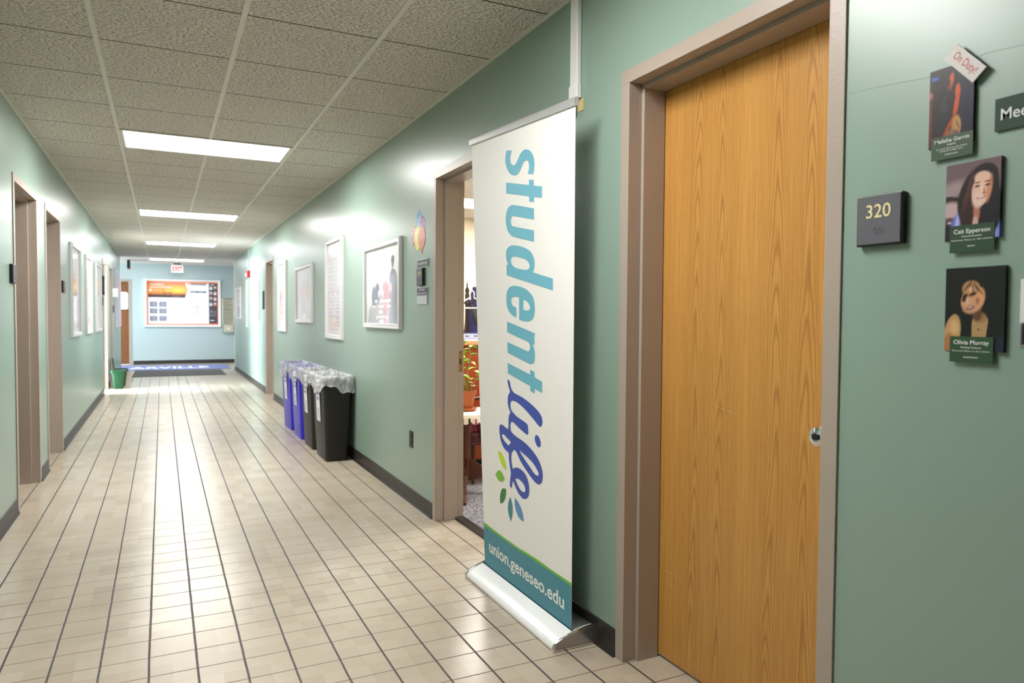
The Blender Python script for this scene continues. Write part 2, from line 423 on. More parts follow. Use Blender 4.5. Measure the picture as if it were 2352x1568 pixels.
# office behind the banner
bm = bmesh.new(); bx(bm, XR+TH, 5.5, 8.9, 9.0, 0, CZ+0.02); bx(bm, 5.5, 5.6, 2.5, 9.0, 0, CZ+0.02); bx(bm, XR+TH, 5.5, 2.5, 2.6, 0, CZ+0.02)
struct('wall_office', bm, CREAM)
bm = bmesh.new(); bx(bm, XR+TH, XR+TH+0.004, 2.6, D319[0]-0.06, 0, CZ); bx(bm, XR+TH, XR+TH+0.004, D319[1]+0.06, 8.9, 0, CZ); struct('wall_office_inner', bm, CREAM)
bm = bmesh.new(); bx(bm, -5.2, 5.6, -6.2, 21, -0.1, 0); struct('floor', bm, FLOORM)
CARPET = mat('office_carpet', srgb(130, 130, 140), 0.95); t = NT(CARPET); P, x, y, z = t.pos()
a = t.noise(P, 1, 5, 0.7, (60, 34, 1)); b = t.noise(P, 1, 3, 0.6, (14, 8, 1))
c = t.mix(t.m('MULTIPLY', t.m('SUBTRACT', a, 0.38), 4, clamp=True), srgb(76, 78, 96), srgb(190, 188, 190))
c = t.mix(t.m('MULTIPLY', b, 0.5), c, srgb(96, 92, 100)); t.link(c, t.b.inputs['Base Color']); t.bump(a, 0.6, 0.004)
bm = bmesh.new(); bx(bm, XR+0.17, 5.5, 2.6, 8.9, 0.0, 0.008); struct('floor_office', bm, CARPET)
bm = bmesh.new(); bx(bm, -5.2, 5.6, -6.2, 21, CZ, CZ+0.1); ceil = struct('ceiling', bm, CEILM)
ORG[ceil.name] = Vector((0, 0, 0))
for k, xx in enumerate((-0.272, 0.338, 0.947)):
    bm = bmesh.new(); bx(bm, xx-0.012, xx+0.012, -6, YF, CZ-0.004, CZ+0.001); obj('ceiling_tee_bar', bm, TEEM, ceil)
for x0, x1, ya in ((XL, XL+0.02, 18.55), (XR-0.02, XR, 18.0)):
    bm = bmesh.new(); bx(bm, x0, x1, -6, ya, CZ-0.003, CZ+0.001); obj('ceiling_edge_angle', bm, TEEM, ceil)
bm = bmesh.new(); bx(bm, XL, XR, YF-0.02, YF, CZ-0.003, CZ+0.001); obj('ceiling_edge_angle', bm, TEEM, ceil)
# baseboards
def base_run(name, xw, s, y0, y1, ops):
    bm = bmesh.new(); y = y0
    for a0, a1 in sorted(ops)+[(y1+0.05, 99)]:
        ye = a0-0.05
        pr = [(0, 0), (0.017, 0), (0.012, 0.006), (0.006, 0.022), (0.005, 0.1), (0, 0.104)]
        prism(bm, pr, lambda a, b, d: Vector((xw+s*a, d, b)), y, ye); y = a1+0.05
    struct(name, bm, BLACKRUB)
base_run('baseboard_right', XR, -1, -6, 18.0, [D320, D319, D317])
base_run('baseboard_left', XL, 1, -6, 18.55, [L1, L2, L3, L4])
bm = bmesh.new(); prism(bm, [(0, 0), (0.017, 0), (0.006, 0.022), (0.005, 0.1), (0, 0.104)], lambda a, b, d: Vector((d, YF-a, b)), -0.67, 5.0)
struct('baseboard_far', bm, BLACKRUB)
# conduit in the painted wall colour on the right wall and a vertical corner bead
bm = bmesh.new(); bx(bm, XR-0.02, XR, 14.78, 14.84, 2.1, CZ); struct('trim_1', bm, BLUEG)
bm = bmesh.new(); bx(bm, XR+0.125, XR+0.185, D319[0], D319[1], 0, 0.012); struct('trim_2', bm, BLACKRUB)
bm = bmesh.new(); bx(bm, XR-0.004, XR+TH, 18.0, 18.006, 0, CZ); bx(bm, XR-0.006, XR, 17.96, 18.006, 0, CZ); struct('trim_3', bm, TEEM)

bm = bmesh.new(); tube(bm, [(XR+0.0005, a, b) for a, b in ((1.244, 1.853), (1.178, 1.850), (1.11, 1.843), (1.036, 1.834), (0.906, 1.847), (0.8, 1.836))], 0.0009, 8)
struct('trim_4', bm, GREEN)     # ridge in the paint
# ---------------------------------------------------------------- doors
def door(name, side, op, leaf=None, label='', knob=None, hw=DH):
    a0, a1 = op
    F = {'R': lambda a, d, z: Vector((XR+d, a, z)), 'L': lambda a, d, z: Vector((XL-d, a, z)), 'F': lambda a, d, z: Vector((a, YF+d, z))}[side]
    t_ = thing(name, F((a0+a1)/2, 0, 0), label, 'door', kind='structure')
    def blk(bm, aa, ab, da, db, za, zb):
        p, q = F(aa, da, za), F(ab, db, zb)
        bx(bm, min(p.x, q.x), max(p.x, q.x), min(p.y, q.y), max(p.y, q.y), za, zb)
    bm = bmesh.new()
    for s, e in ((-1, a0), (1, a1)):
        lo, hi = sorted((e, e+s*0.05)); blk(bm, lo, hi, -0.006, 0.0, 0, hw); blk(bm, lo, hi, TH, TH+0.006, 0, hw)
        lo, hi = sorted((e, e+s*0.028)); blk(bm, lo, hi, 0, TH, 0, hw)
        lo, hi = sorted((e, e-s*0.016)); blk(bm, lo, hi, 0.05, 0.145, 0, hw)
    blk(bm, a0-0.05, a1+0.05, -0.006, 0, hw, hw+0.05); blk(bm, a0-0.05, a1+0.05, TH, TH+0.006, hw, hw+0.05)
    blk(bm, a0-0.028, a1+0.028, 0, TH, hw, hw+0.028); blk(bm, a0+0.016, a1-0.016, 0.05, 0.145, hw-0.016, hw)
    obj('door_frame', bm, TAUPE, t_, bev=0.0015)
    if leaf:
        bm = bmesh.new(); blk(bm, a0+0.003, a1-0.003, 0.148, 0.19, 0.012, hw-0.003); lf = obj('door_leaf', bm, leaf, t_, bev=0.002)
    if knob:
        ka, kz = knob; sg = {'R': -1, 'L': 1, 'F': -1}[side]
        bm = bmesh.new(); c = F(ka, 0.148, kz)
        prof = [(0.033, 0.0), (0.034, 0.006), (0.028, 0.010), (0.013, 0.014), (0.012, 0.030), (0.022, 0.038), (0.029, 0.050), (0.030, 0.058), (0.026, 0.066), (0.014, 0.070), (0.0135, 0.068)]
        ax = 'y' if side == 'F' else 'x'
        lathe(bm, [(r, sg*h) for r, h in prof], c, 36, axis=ax); kn = obj('door_knob', bm, CHROME, t_, smooth=True)
        bm = bmesh.new(); lathe(bm, [(0.0095, sg*0.0675), (0.0095, sg*0.0725)], c, 20, axis=ax); lk = obj('lock_cylinder', bm, BLACKP, kn)
    return t_, blk
d320, _ = door('door_1', 'R', D320, OAK, 'oak veneer door of room 320 in a taupe metal frame', knob=(1.384, 0.966))
bm = bmesh.new()
for (ya, za), (yb, zb) in (((2.116, 0.345), (2.03, 0.338)), ((2.03, 0.338), (2.005, 0.325)), ((2.10, 0.30), (2.06, 0.29)), ((1.865, 0.997), (1.81, 0.985)), ((1.80, 0.986), (1.77, 0.978))):
    dy, dz = yb-ya, zb-za; L = math.hypot(dy, dz); n1, n2 = -dz/L*0.0008, dy/L*0.0008
    prism(bm, [(ya, za), (yb, zb), (yb+n1, zb+n2), (ya+n1, za+n2)], lambda a, b, d: Vector((XR+0.148-d, a, b)), -0.0005, 0.0003)
obj('scratch', bm, mat('scratch_pale', srgb(216, 190, 150), 0.6), [c for c in d320.children if c.name.startswith('door_leaf')][0])
d319, blk = door('door_2', 'R', D319, None, 'open taupe doorway of room 319 half hidden by the banner')
bm = bmesh.new(); bx(bm, XR+0.149, XR+0.178, D319[1]-0.0015, D319[1]+0.001, 0.94, 1.075)
sp = obj('strike_plate', bm, mat('brass_dull', srgb(150, 120, 84), 0.4, 0.8), d319)
bm = bmesh.new(); bx(bm, XR+0.156, XR+0.168, D319[1]-0.0025, D319[1], 0.99, 1.025); obj('latch_hole', bm, BLACKP, sp)
bm = bmesh.new()
for q in ((0.951), (1.063)):
    lathe(bm, [(0.004, -0.003), (0.004, -0.001)], (XR+0.163, D319[1], q), 12, axis='y')
obj('screw', bm, BLACKP, sp)
door('door_3', 'R', D317, TAUPE, 'taupe doorway far along the right wall', knob=(11.6, 1.07))
door('door_4', 'L', L1, LEAFPAINT, 'nearest door recess on the left wall')
door('door_5', 'L', L2, TAUPE, 'second door recess on the left wall')
door('door_6', 'L', L3, None, 'open doorway beyond the posters on the left wall')
door('door_7', 'L', L4, TAUPE, 'taupe door recess beside the green bins')
d8, blk = door('door_8', 'F', (-1.65, -0.75), FARDOOR, 'brown wooden door at the left end of the far wall')
def rounded(w, h, r, n=6):
    P = []
    for cx, cy, a0 in ((w/2-r, h/2-r, 0), (-w/2+r, h/2-r, 90), (-w/2+r, -h/2+r, 180), (w/2-r, -h/2+r, 270)):
        for k in range(n+1):
            a = math.radians(a0+90*k/n); P.append((cx+r*math.cos(a), cy+r*math.sin(a)))
    return P
bm = bmesh.new(); prism(bm, rounded(0.34, 0.45, 0.05), lambda a, b, d: Vector((-0.95+a, YF+0.13-d, 1.65+b)), -0.02, 0.02)
o = obj('vision_panel', bm, mat('panel_plain_white', srgb(250, 250, 252), 0.3), d8)  # rounded panel in plain white, without emission

# ---------------------------------------------------------------- ceiling lamps
lamp_y = [1.850, 6.117, 10.384, 14.651, 18.918]
lamp_lab = ['recessed ceiling light nearest overhead, just above the top of the picture', 'largest bright rectangular light panel in the ceiling, nearest one seen',
            'second bright light panel along the corridor ceiling', 'third bright light panel along the corridor ceiling',
            'farthest light panel, just above the exit sign']
def troffer(x0, x1, y0, y1, label, group, m):
    t_ = thing('ceiling_light', ((x0+x1)/2, (y0+y1)/2, CZ), label, 'ceiling light', group)
    bm = bmesh.new()
    for a, b, c_, d_ in ((x0, x1, y0, y0+0.022), (x0, x1, y1-0.022, y1), (x0, x0+0.022, y0+0.022, y1-0.022), (x1-0.022, x1, y0+0.022, y1-0.022)):
        bx(bm, a, b, c_, d_, CZ-0.008, CZ+0.001)
    obj('light_frame', bm, TEEM, t_)
    bm = bmesh.new(); bx(bm, x0+0.022, x1-0.022, y0+0.022, y1-0.022, CZ-0.005, CZ-0.001); obj('diffuser', bm, m, t_)
    return t_
for yy, lb in zip(lamp_y, lamp_lab):
    troffer(-0.26, 0.935, yy-0.296, yy+0.296, lb, 'light panels down the corridor ceiling', LAMPFAR if yy > 13 else LAMPDIM if yy < 3 else LAMPM)
troffer(2.7, 3.9, 7.36, 8.02, 'bright ceiling light seen through the doorway of room 319', 'office ceiling lights', LAMPM)
troffer(2.6, 3.8, 4.5, 5.1, 'unseen ceiling light added to brighten the office, behind the banner', 'office ceiling lights', LAMPM)  # added lamp, out of view, only brightens the office

# ---------------------------------------------------------------- retractable banner
BY0, BY1 = 2.341, 3.229
bs = thing('banner_stand', (1.447, (BY0+BY1)/2, 0), 'tall white roll-up banner reading studentlife on a low white and chrome base', 'banner')
prof = [(1.343, 0.004), (1.3415, 0.012), (1.345, 0.022), (1.36, 0.034), (1.38, 0.045), (1.405, 0.0555), (1.43, 0.063), (1.43, 0.004)]
ff = lambda a, b, d: Vector((a, d, b))
bm = bmesh.new(); prism(bm, prof, ff, BY0+0.012, BY1-0.012); obj('front_shell', bm, mat('banner_base_white', srgb(244, 244, 244), 0.25), bs, smooth=True)
prof2 = [(1.44, 0.004), (1.44, 0.066), (1.48, 0.078), (1.505, 0.08), (1.525, 0.074), (1.54, 0.06), (1.547, 0.04), (1.544, 0.015), (1.53, 0.004)]
bm = bmesh.new(); prism(bm, prof2, ff, BY0+0.012, BY1-0.012); obj('rear_shell', bm, GREYMET, bs, smooth=True)
bm = bmesh.new(); bx(bm, 1.43, 1.44, BY0+0.012, BY1-0.012, 0.004, 0.03); obj('roller_slot', bm, BLACKP, bs)
cap = [(1.339, 0.0), (1.336, 0.012), (1.341, 0.026), (1.358, 0.039), (1.38, 0.05), (1.41, 0.062), (1.445, 0.073), (1.48, 0.083), (1.507, 0.085), (1.53, 0.078), (1.546, 0.063), (1.5515, 0.042), (1.549, 0.012), (1.535, 0.0)]
for ya, yb in ((BY0, BY0+0.013), (BY1-0.013, BY1)):
    bm = bmesh.new(); prism(bm, cap, ff, ya, yb)
    e = obj('end_cap', bm, CHROME, bs, smooth=True, bev=0.003)
    cx = sum(p[0] for p in cap)/len(cap); inner = [(cx+(a-cx)*0.9, 0.036+(b-0.036)*0.78) for a, b in cap]
    s = -1 if ya == BY0 else 1; yo = ya if ya == BY0 else yb
    bm = bmesh.new(); prism(bm, inner, ff, yo-0.0012, yo+0.001); obj('cap_plate', bm, mat('cap_brushed', srgb(170, 168, 172), 0.3, 0.9), e)
TL, TR, BL, BR = Vector((1.335, 3.162, 2.114)), Vector((1.405, 2.324, 2.093)), Vector((1.435, 3.201, .064)), Vector((1.435, 2.368, .063))
def sheet(a, b, d=0.0):
    p = (1-b)*((1-a)*BL+a*BR)+b*((1-a)*TL+a*TR)
    du = (1-b)*(BR-BL)+b*(TR-TL); dv = (1-a)*(TL-BL)+a*(TR-BR)
    n = du.cross(dv).normalized(); return p+n*d
bm = bmesh.new()
def grid(bm, f, nx, ny, mi=0):
    g = [[bm.verts.new(f(i/nx, j/ny)) for i in range(nx+1)] for j in range(ny+1)]
    for j in range(ny):
        for i in range(nx): bm.faces.new((g[j][i], g[j][i+1], g[j+1][i+1], g[j+1][i])).material_index = mi
    return g
ga = grid(bm, lambda a, b: sheet(a, b, 0.0), 16, 40); gb = grid(bm, lambda a, b: sheet(a, b, -0.0012), 16, 40)
for g1, g2 in ((ga, gb),):
    for j in range(40):
        for i in (0, 16): bm.faces.new((g1[j][i], g1[j+1][i], g2[j+1][i], g2[j][i]))
    for i in range(16):
        for j in (0, 40): bm.faces.new((g1[j][i], g1[j][i+1], g2[j][i+1], g2[j][i]))
panel = obj('banner_panel', bm, mat('banner_fabric', srgb(245, 242, 240), 0.5, spec=0.3), bs)
# coloured foot of the print
top = [(0.0, 0.104), (0.13, 0.0997), (0.303, 0.0964), (0.4527, 0.0945), (0.5614, 0.0955), (0.6646, 0.0957), (0.8102, 0.0934), (0.9017, 0.0928), (1.0, 0.0924)]
low = [(0.0, 0.096), (0.1291, 0.0935), (0.3025, 0.0915), (0.4524, 0.0899), (0.5611, 0.0902), (0.6644, 0.0896), (0.8102, 0.0886), (0.9018, 0.0876), (1.0, 0.0862)]
def itp(L, a): return float(np.interp(a, [p[0] for p in L], [p[1] for p in L]))
bm = bmesh.new(); grid(bm, lambda a, b: sheet(a, itp(low, a)+b*(itp(top, a)-itp(low, a)), 0.0008), 40, 1); obj('green_stripe', bm, LIME, panel)
bm = bmesh.new(); grid(bm, lambda a, b: sheet(a, b*itp(low, a), 0.0008), 40, 8); obj('teal_band', bm, TEALB, panel)
bm = bmesh.new()
V, F_ = text_geo('union.geneseo.edu', bold=0.02)
x0 = min(v.x for v in V); x1 = max(v.x for v in V)
vs = []
for v in V:
    q = (v.x-x0)/(x1-x0); a = 0.073+q*0.862; b0 = 0.0402+q*(0.0312-0.0402); vs.append(bm.verts.new(sheet(a, b0-0.0006+v.y*0.0405, 0.0014)))
for p in F_:
    try: bm.faces.new([vs[i] for i in p])
    except ValueError: pass
obj('web_address', bm, INKW, panel)
GLYPHS = {
 's': ["0.3904,0.9592,c 0.4417,0.9556,c 0.4308,0.9486 0.4257,0.9409 0.4308,0.9305 0.4562,0.9238 0.4832,0.9258 0.5091,0.936 0.5313,0.9437 0.5592,0.9482 0.5847,0.948 0.6192,0.943 0.6437,0.9333 0.6581,0.9209 0.6595,0.9106 0.6546,0.9007 0.6473,0.8937,c 0.5972,0.8975,c 0.6072,0.9062 0.6093,0.9138 0.6035,0.9213 0.5826,0.9263 0.5581,0.9236 0.5329,0.9134 0.5073,0.9051 0.4818,0.9022 0.4593,0.9026 0.4239,0.9081 0.3951,0.9193 0.3794,0.9311 0.3763,0.9408 0.3811,0.9513"],
 't': ["0.3808,0.8919,c 0.6066,0.8744,c 0.6088,0.8854,c 0.6517,0.8819,c 0.6526,0.8707,c 0.7274,0.8651,c 0.7266,0.8426,c 0.6531,0.848,c 0.6516,0.8375,c 0.6096,0.8402,c 0.6076,0.8515,c 0.3789,0.8692,c"],
 'u': ["0.6525,0.8248,c 0.6518,0.8027,c 0.4535,0.8175 0.4336,0.8164 0.4253,0.812 0.4249,0.8059 0.4324,0.7995 0.4553,0.7953 0.6512,0.7806,c 0.6506,0.7578,c 0.4604,0.7729 0.4208,0.7782 0.391,0.7873 0.3737,0.8003 0.3693,0.8128 0.3738,0.825 0.3916,0.8352 0.4188,0.8401 0.4584,0.8404"],
 'd': ["0.3691,0.7162,c 0.3885,0.7151,c 0.3719,0.7241 0.3647,0.7368 0.3704,0.7463 0.3916,0.7527 0.419,0.7557 0.4592,0.7553 0.5307,0.7507 0.5874,0.744 0.6212,0.737 0.6424,0.7281 0.6543,0.7174 0.6527,0.7057 0.6446,0.6994 0.634,0.696,c 0.8224,0.6805,c 0.8224,0.6579,c 0.3692,0.693,c", "0.4642,0.7312 0.4306,0.7305 0.4186,0.7233 0.4295,0.7148 0.4626,0.7081 0.5152,0.7039 0.5666,0.7017 0.5982,0.7033 0.6072,0.7091 0.5987,0.7158 0.5739,0.7223 0.5294,0.7271"],
 'e': ["0.4655,0.601,c 0.4669,0.6222,c 0.4365,0.6256 0.4183,0.6311 0.4133,0.638 0.4207,0.6442 0.4516,0.6462 0.4786,0.6453 0.4972,0.644,c 0.4957,0.5974,c 0.5354,0.5948 0.581,0.594 0.6195,0.5969 0.6417,0.6037 0.6532,0.6156 0.6518,0.63 0.6367,0.6445 0.6027,0.6551 0.5584,0.6626 0.5065,0.667 0.4465,0.6693 0.4053,0.6673 0.3732,0.6589 0.3614,0.645 0.3635,0.6296 0.3801,0.6171 0.4075,0.6089 0.4349,0.6042", "0.5404,0.6402,c 0.57,0.6366 0.5985,0.6299 0.6084,0.6233 0.6012,0.6187 0.582,0.6169 0.5399,0.618,c"],
 'n': ["0.3651,0.5917,c 0.6438,0.5711 0.6494,0.5695,c 0.6487,0.547,c 0.6292,0.5479,c 0.6428,0.5396 0.6526,0.528 0.6504,0.5173 0.6387,0.509 0.6162,0.5061 0.5837,0.5067 0.3647,0.5234,c 0.3639,0.5467,c 0.5652,0.5325 0.5881,0.5314 0.6031,0.536 0.6047,0.5441 0.5953,0.5492 0.5662,0.5534 0.5333,0.5554 0.363,0.5688,c"],
 't2': ["0.3633,0.5004,c 0.6037,0.4832,c 0.6041,0.4938,c 0.6477,0.4899,c 0.6493,0.4788,c 0.7224,0.4727,c 0.7227,0.4499,c 0.6498,0.4553,c 0.6482,0.4448,c 0.6043,0.4489,c 0.6034,0.4594,c 0.3627,0.4777,c"],
 'life': ["0.3591,0.4643,c 0.3836,0.4604,c 0.39,0.4511 0.4024,0.4431 0.427,0.4372 0.4657,0.4343 0.521,0.4311 0.588,0.4241 0.653,0.4153 0.6911,0.408 0.7162,0.4002 0.7235,0.3914 0.7178,0.3831 0.7045,0.3793 0.6874,0.38 0.6522,0.3872 0.6002,0.3976 0.5334,0.409 0.4646,0.4173 0.4148,0.419 0.3928,0.4151 0.3862,0.407 0.3949,0.3975 0.4199,0.3918 0.4624,0.3858 0.5181,0.3813 0.5557,0.378 0.5724,0.3743 0.5774,0.3664 0.5757,0.3567 0.5647,0.3536 0.5443,0.3554 0.489,0.3615 0.4254,0.3703 0.4001,0.372 0.385,0.3671 0.3805,0.3583 0.3872,0.3502 0.4161,0.3449 0.4592,0.3407 0.5294,0.3358 0.5839,0.3293 0.6371,0.3203 0.6824,0.309 0.7124,0.295 0.7249,0.2814 0.7216,0.2705 0.7086,0.262 0.6825,0.2573 0.6562,0.2579 0.6095,0.2647 0.5484,0.2773 0.4928,0.2909 0.4579,0.3036 0.4293,0.3107 0.4071,0.3077 0.3901,0.3 0.3859,0.2868 0.3896,0.277 0.4013,0.2661,c 0.4187,0.2697 0.441,0.2726 0.4774,0.2735 0.5199,0.2701 0.5546,0.2626 0.5748,0.252 0.5832,0.239 0.5792,0.2262 0.5628,0.2177 0.5343,0.2121 0.5058,0.2114 0.4662,0.2167 0.4375,0.2254 0.4122,0.2352 0.4013,0.2386 0.3933,0.2335 0.3847,0.2217,c 0.3636,0.2243 0.3655,0.2361 0.3786,0.2553,c 0.3664,0.2708 0.3586,0.2846 0.3562,0.2992,c 0.3071,0.3044 0.2695,0.3163 0.2517,0.3328 0.2478,0.3457 0.2543,0.3542 0.2703,0.3577 0.2935,0.3573 0.3238,0.3541 0.3561,0.3522,c 0.3601,0.3628 0.3613,0.3757 0.3718,0.3856 0.3849,0.3913,c 0.3658,0.4003 0.3557,0.4112 0.3583,0.4241 0.3686,0.431 0.3852,0.4374,c 0.368,0.4488 0.3599,0.457", "0.289,0.3371 0.3142,0.3354 0.348,0.3304 0.3791,0.3265 0.3788,0.3232 0.3618,0.3167 0.3429,0.3171 0.309,0.322 0.2826,0.3289 0.2777,0.3337", "0.478,0.3147,c 0.5222,0.3099 0.5772,0.3044 0.6308,0.2964 0.6669,0.2872 0.6843,0.2799 0.6796,0.2751 0.6632,0.2745 0.6368,0.2765 0.5968,0.2854 0.5424,0.2969 0.5009,0.3069", "0.4317,0.2462 0.4503,0.2493 0.4758,0.2494 0.5114,0.2456 0.5358,0.2387 0.5411,0.2323 0.5352,0.2275 0.5209,0.2255 0.4887,0.2266 0.4565,0.2343 0.4387,0.2412", "0.6676,0.3594 0.6868,0.3573 0.7008,0.351 0.7051,0.344 0.6992,0.3376 0.6883,0.3357 0.6703,0.3368 0.6542,0.3431 0.6466,0.3506 0.6533,0.3571"],
 'leaf0': ["0.2261,0.2942,c 0.2641,0.292 0.2984,0.2829 0.3144,0.2724 0.3205,0.2562,c 0.2881,0.2601 0.2575,0.2694 0.2349,0.2809"],
 'leaf1': ["0.2309,0.249 0.259,0.2488 0.286,0.2415 0.2995,0.2354,c 0.2806,0.2282 0.2562,0.2246 0.2238,0.225 0.2,0.2304 0.1815,0.2345,c 0.2058,0.2436"],
 'leaf2': ["0.3168,0.213,c 0.3133,0.2021 0.3001,0.1898 0.2749,0.1792 0.2501,0.1744 0.2353,0.1733,c 0.2368,0.1859 0.2447,0.1971 0.2622,0.2077 0.2891,0.2125"],
 'leaf3': ["0.3644,0.2002,c 0.3819,0.1899 0.3907,0.1778 0.3871,0.1629 0.3676,0.1438,c 0.3439,0.1569 0.3335,0.1704 0.3429,0.186"],
 'leaf4': ["0.4186,0.2039,c 0.4575,0.1974 0.4898,0.1879 0.5107,0.1746 0.5207,0.1602,c 0.4698,0.1632 0.4371,0.1725 0.4195,0.1865"],
}

def glyph(name, key, m):
    V, F_ = fill_loops([smooth_loop(s_) for s_ in GLYPHS[key]])
    bm = bmesh.new(); vs = [bm.verts.new(sheet(v.x, v.y, 0.0012)) for v in V]
    for p in F_:
        try: bm.faces.new([vs[i] for i in p])
        except ValueError: pass
    return obj(name, bm, m, panel)
for k in ('s', 't', 'u', 'd', 'e', 'n', 't2'): glyph('letter', k, TEXTBLUE)
glyph('script_word', 'life', INDIGO)
for k, cc in enumerate(((200, 226, 50), (126, 190, 60), (62, 132, 62), (70, 138, 146), (96, 148, 200))):
    glyph('leaf_mark', 'leaf%d' % k, mat('leafmark%d' % k, srgb(*cc), 0.5))
dv = (TR-TL).normalized(); A0, A1 = TL-dv*0.012, TR+dv*0.006
bm = bmesh.new(); P8 = [(-0.009, -0.004), (0.007, -0.004), (0.009, 0.004), (0.009, 0.022), (0.003, 0.029), (-0.005, 0.029), (-0.011, 0.02), (-0.011, 0.004)]
nrm = dv.cross(Vector((0, 0, 1))).normalized()
va = [bm.verts.new(A0+nrm*a+Vector((0, 0, b))) for a, b in P8]; vb = [bm.verts.new(A1+nrm*a+Vector((0, 0, b))) for a, b in P8]
bm.faces.new(va); bm.faces.new(vb[::-1])
for i in range(8): bm.faces.new((va[i], vb[i], vb[(i+1) % 8], va[(i+1) % 8]))
obj('top_rail', bm, SILVER, bs, smooth=True)
bm = bmesh.new(); tube(bm, [(1.47, 2.77, 0.05), (1.43, 2.755, 1.1), (1.39, 2.745, 2.12)], 0.009, 12); obj('support_pole', bm, GREYMET, bs, smooth=True)

# ---------------------------------------------------------------- raceway, wall signs and cards on the right wall
cr = thing('cable_raceway', (XR, 2.535, 2.18), 'vertical off-white cable raceway running down from the ceiling above the banner', 'cable cover')
bm = bmesh.new(); bx(bm, XR-0.022, XR, 2.507, 2.565, 2.235, CZ); obj('channel', bm, WHITEP, cr, bev=0.005)
bm = bmesh.new(); bx(bm, XR-0.026, XR, 2.503, 2.569, 2.185, 2.245); obj('end_cover', bm, WHITEP, cr, bev=0.006)
bm = bmesh.new(); tube(bm, [(XR-0.01, 2.525, 2.19), (XR-0.014, 2.53, 2.165), (XR-0.018, 2.535, 2.145), (XR-0.012, 2.533, 2.125)], 0.005); obj('cable_end', bm, BLACKP, cr, smooth=True)
bm = bmesh.new(); bx(bm, XR-0.003, XR, 2.488, 2.53, 2.135, 2.182); obj('tape_pad', bm, mat('tape_yellow', srgb(214, 190, 130), 0.6), cr)

def room_sign(P, s, number, label, group, w=0.12, h=0.12, face=SIGNGREY):
    t_ = thing('room_sign', P(0, 0), label, 'sign', group)
    bm = bmesh.new(); slab(bm, P, -w/2, w/2, -h/2, h/2, 0, 0.018); obj('sign_frame', bm, BLACKP, t_, bev=0.003)
    bm = bmesh.new(); k = 0.93; slab(bm, P, -w/2*k, w/2*k, -h/2*k, h/2*k, 0.017, 0.0195); pl = obj('sign_face', bm, face, t_)
    bm = bmesh.new()
    if number: add_text(bm, number, P, 0, 0.006, 0.033*s, 0.064*s, bold=0.008, d=0.0203)
    obj('number', bm, GOLD, pl) if number else bm.free()
    bm = bmesh.new()
    for i in range(6):
        for j in range(3):
            if (i*7+j*5) % 3: slab(bm, P, -0.011+i*0.0042, -0.009+i*0.0042, -0.03+j*0.0042, -0.028+j*0.0042, 0.0193, 0.0205)
    slab(bm, P, -0.014, 0.015, -0.033, -0.0315, 0.0193, 0.0199); slab(bm, P, -0.014, 0.015, -0.018, -0.0165, 0.0193, 0.0199)
    obj('braille', bm, face, pl)
    return t_
room_sign(on_right(1.135, 1.528), 1.0, '320', 'square dark grey room sign reading 320 beside the oak door', 'room number signs')
room_sign(on_right(4.485, 1.553), 0.95, '319', 'small dark grey room sign reading 319 beside the open doorway', 'room number signs', 0.118, 0.115)
room_sign(on_right(12.62, 1.55), 1.0, '', 'narrow black room sign by the far doorway of the right wall', 'room number signs', 0.14, 0.31)
room_sign(on_left(5.44, 1.545), 1.0, '', 'black room sign before the nearest left doorway', 'room number signs', 0.12, 0.12)
room_sign(on_left(8.0, 1.553), 1.0, '', 'brownish room sign after the second left doorway', 'room number signs', 0.15, 0.115, mat('sign_brown', srgb(120, 84, 72), 0.5))

def name_card(P, w, h, lines, label, group, m, rows):
    t_ = thing('name_card', P(0, 0), label, 'name card', group)
    bm = bmesh.new(); slab(bm, P, 0, w, 0, h, 0, 0.0015); o = obj('card', bm, m, t_)
    bm = bmesh.new()
    for (s, hh, yy, ww) in rows: add_text(bm, s, P, w/2, yy*h, hh, ww, bold=0.006, d=0.0019)
    obj('lettering', bm, INKW, t_)
    return t_
G1, G2 = 'portrait photos pinned right of the 320 sign', 'green name cards under the portraits'
# portrait 1
pa = Paint(90, 130, (24, 18, 20), 1.8)
pa.gr(1.0, -0.6, (44, 26, 36), 0.6).el(0.85, 0.45, 0.3, 0.35, (30, 26, 54), 0.7, 0, 0.8).rc(0.05, 0.87, 0.19, 0.91, (70, 90, 200), 0.02)
pa.el(0.5, 0.89, 0.11, 0.11, (30, 14, 12), 0.3).el(0.46, 0.80, 0.085, 0.075, (96, 34, 20), 0.35).el(0.49, 0.82, 0.05, 0.085, (206, 84, 30), 0.5, -8).el(0.42, 0.8, 0.05, 0.06, (40, 16, 14), 0.6)
pa.el(0.46, 0.72, 0.05, 0.05, (130, 50, 24), 0.5).el(0.4, 0.5, 0.2, 0.22, (28, 20, 22), 0.3, 6).el(0.38, 0.25, 0.2, 0.2, (30, 22, 28), 0.4)
pa.el(0.31, 0.55, 0.05, 0.13, (58, 52, 58), 0.9, -30, 0.5).el(0.36, 0.48, 0.08, 0.05, (62, 58, 88), 0.9, -30, 0.4)
pa.el(0.64, 0.66, 0.055, 0.09, (214, 84, 26), 0.4).el(0.615, 0.5, 0.05, 0.17, (206, 78, 26), 0.4, -9).el(0.48, 0.27, 0.035, 0.17, (190, 62, 26), 0.5, -30).el(0.32, 0.1, 0.03, 0.1, (180, 56, 24), 0.5, -40)
pa.el(0.62, 0.22, 0.11, 0.14, (188, 140, 62), 0.25).el(0.62, 0.13, 0.06, 0.05, (88, 46, 120), 0.6).el(0.66, 0.24, 0.03, 0.07, (110, 62, 110), 0.7, 20, 0.6).el(0.5, 0.12, 0.12, 0.08, (150, 104, 70), 0.6)
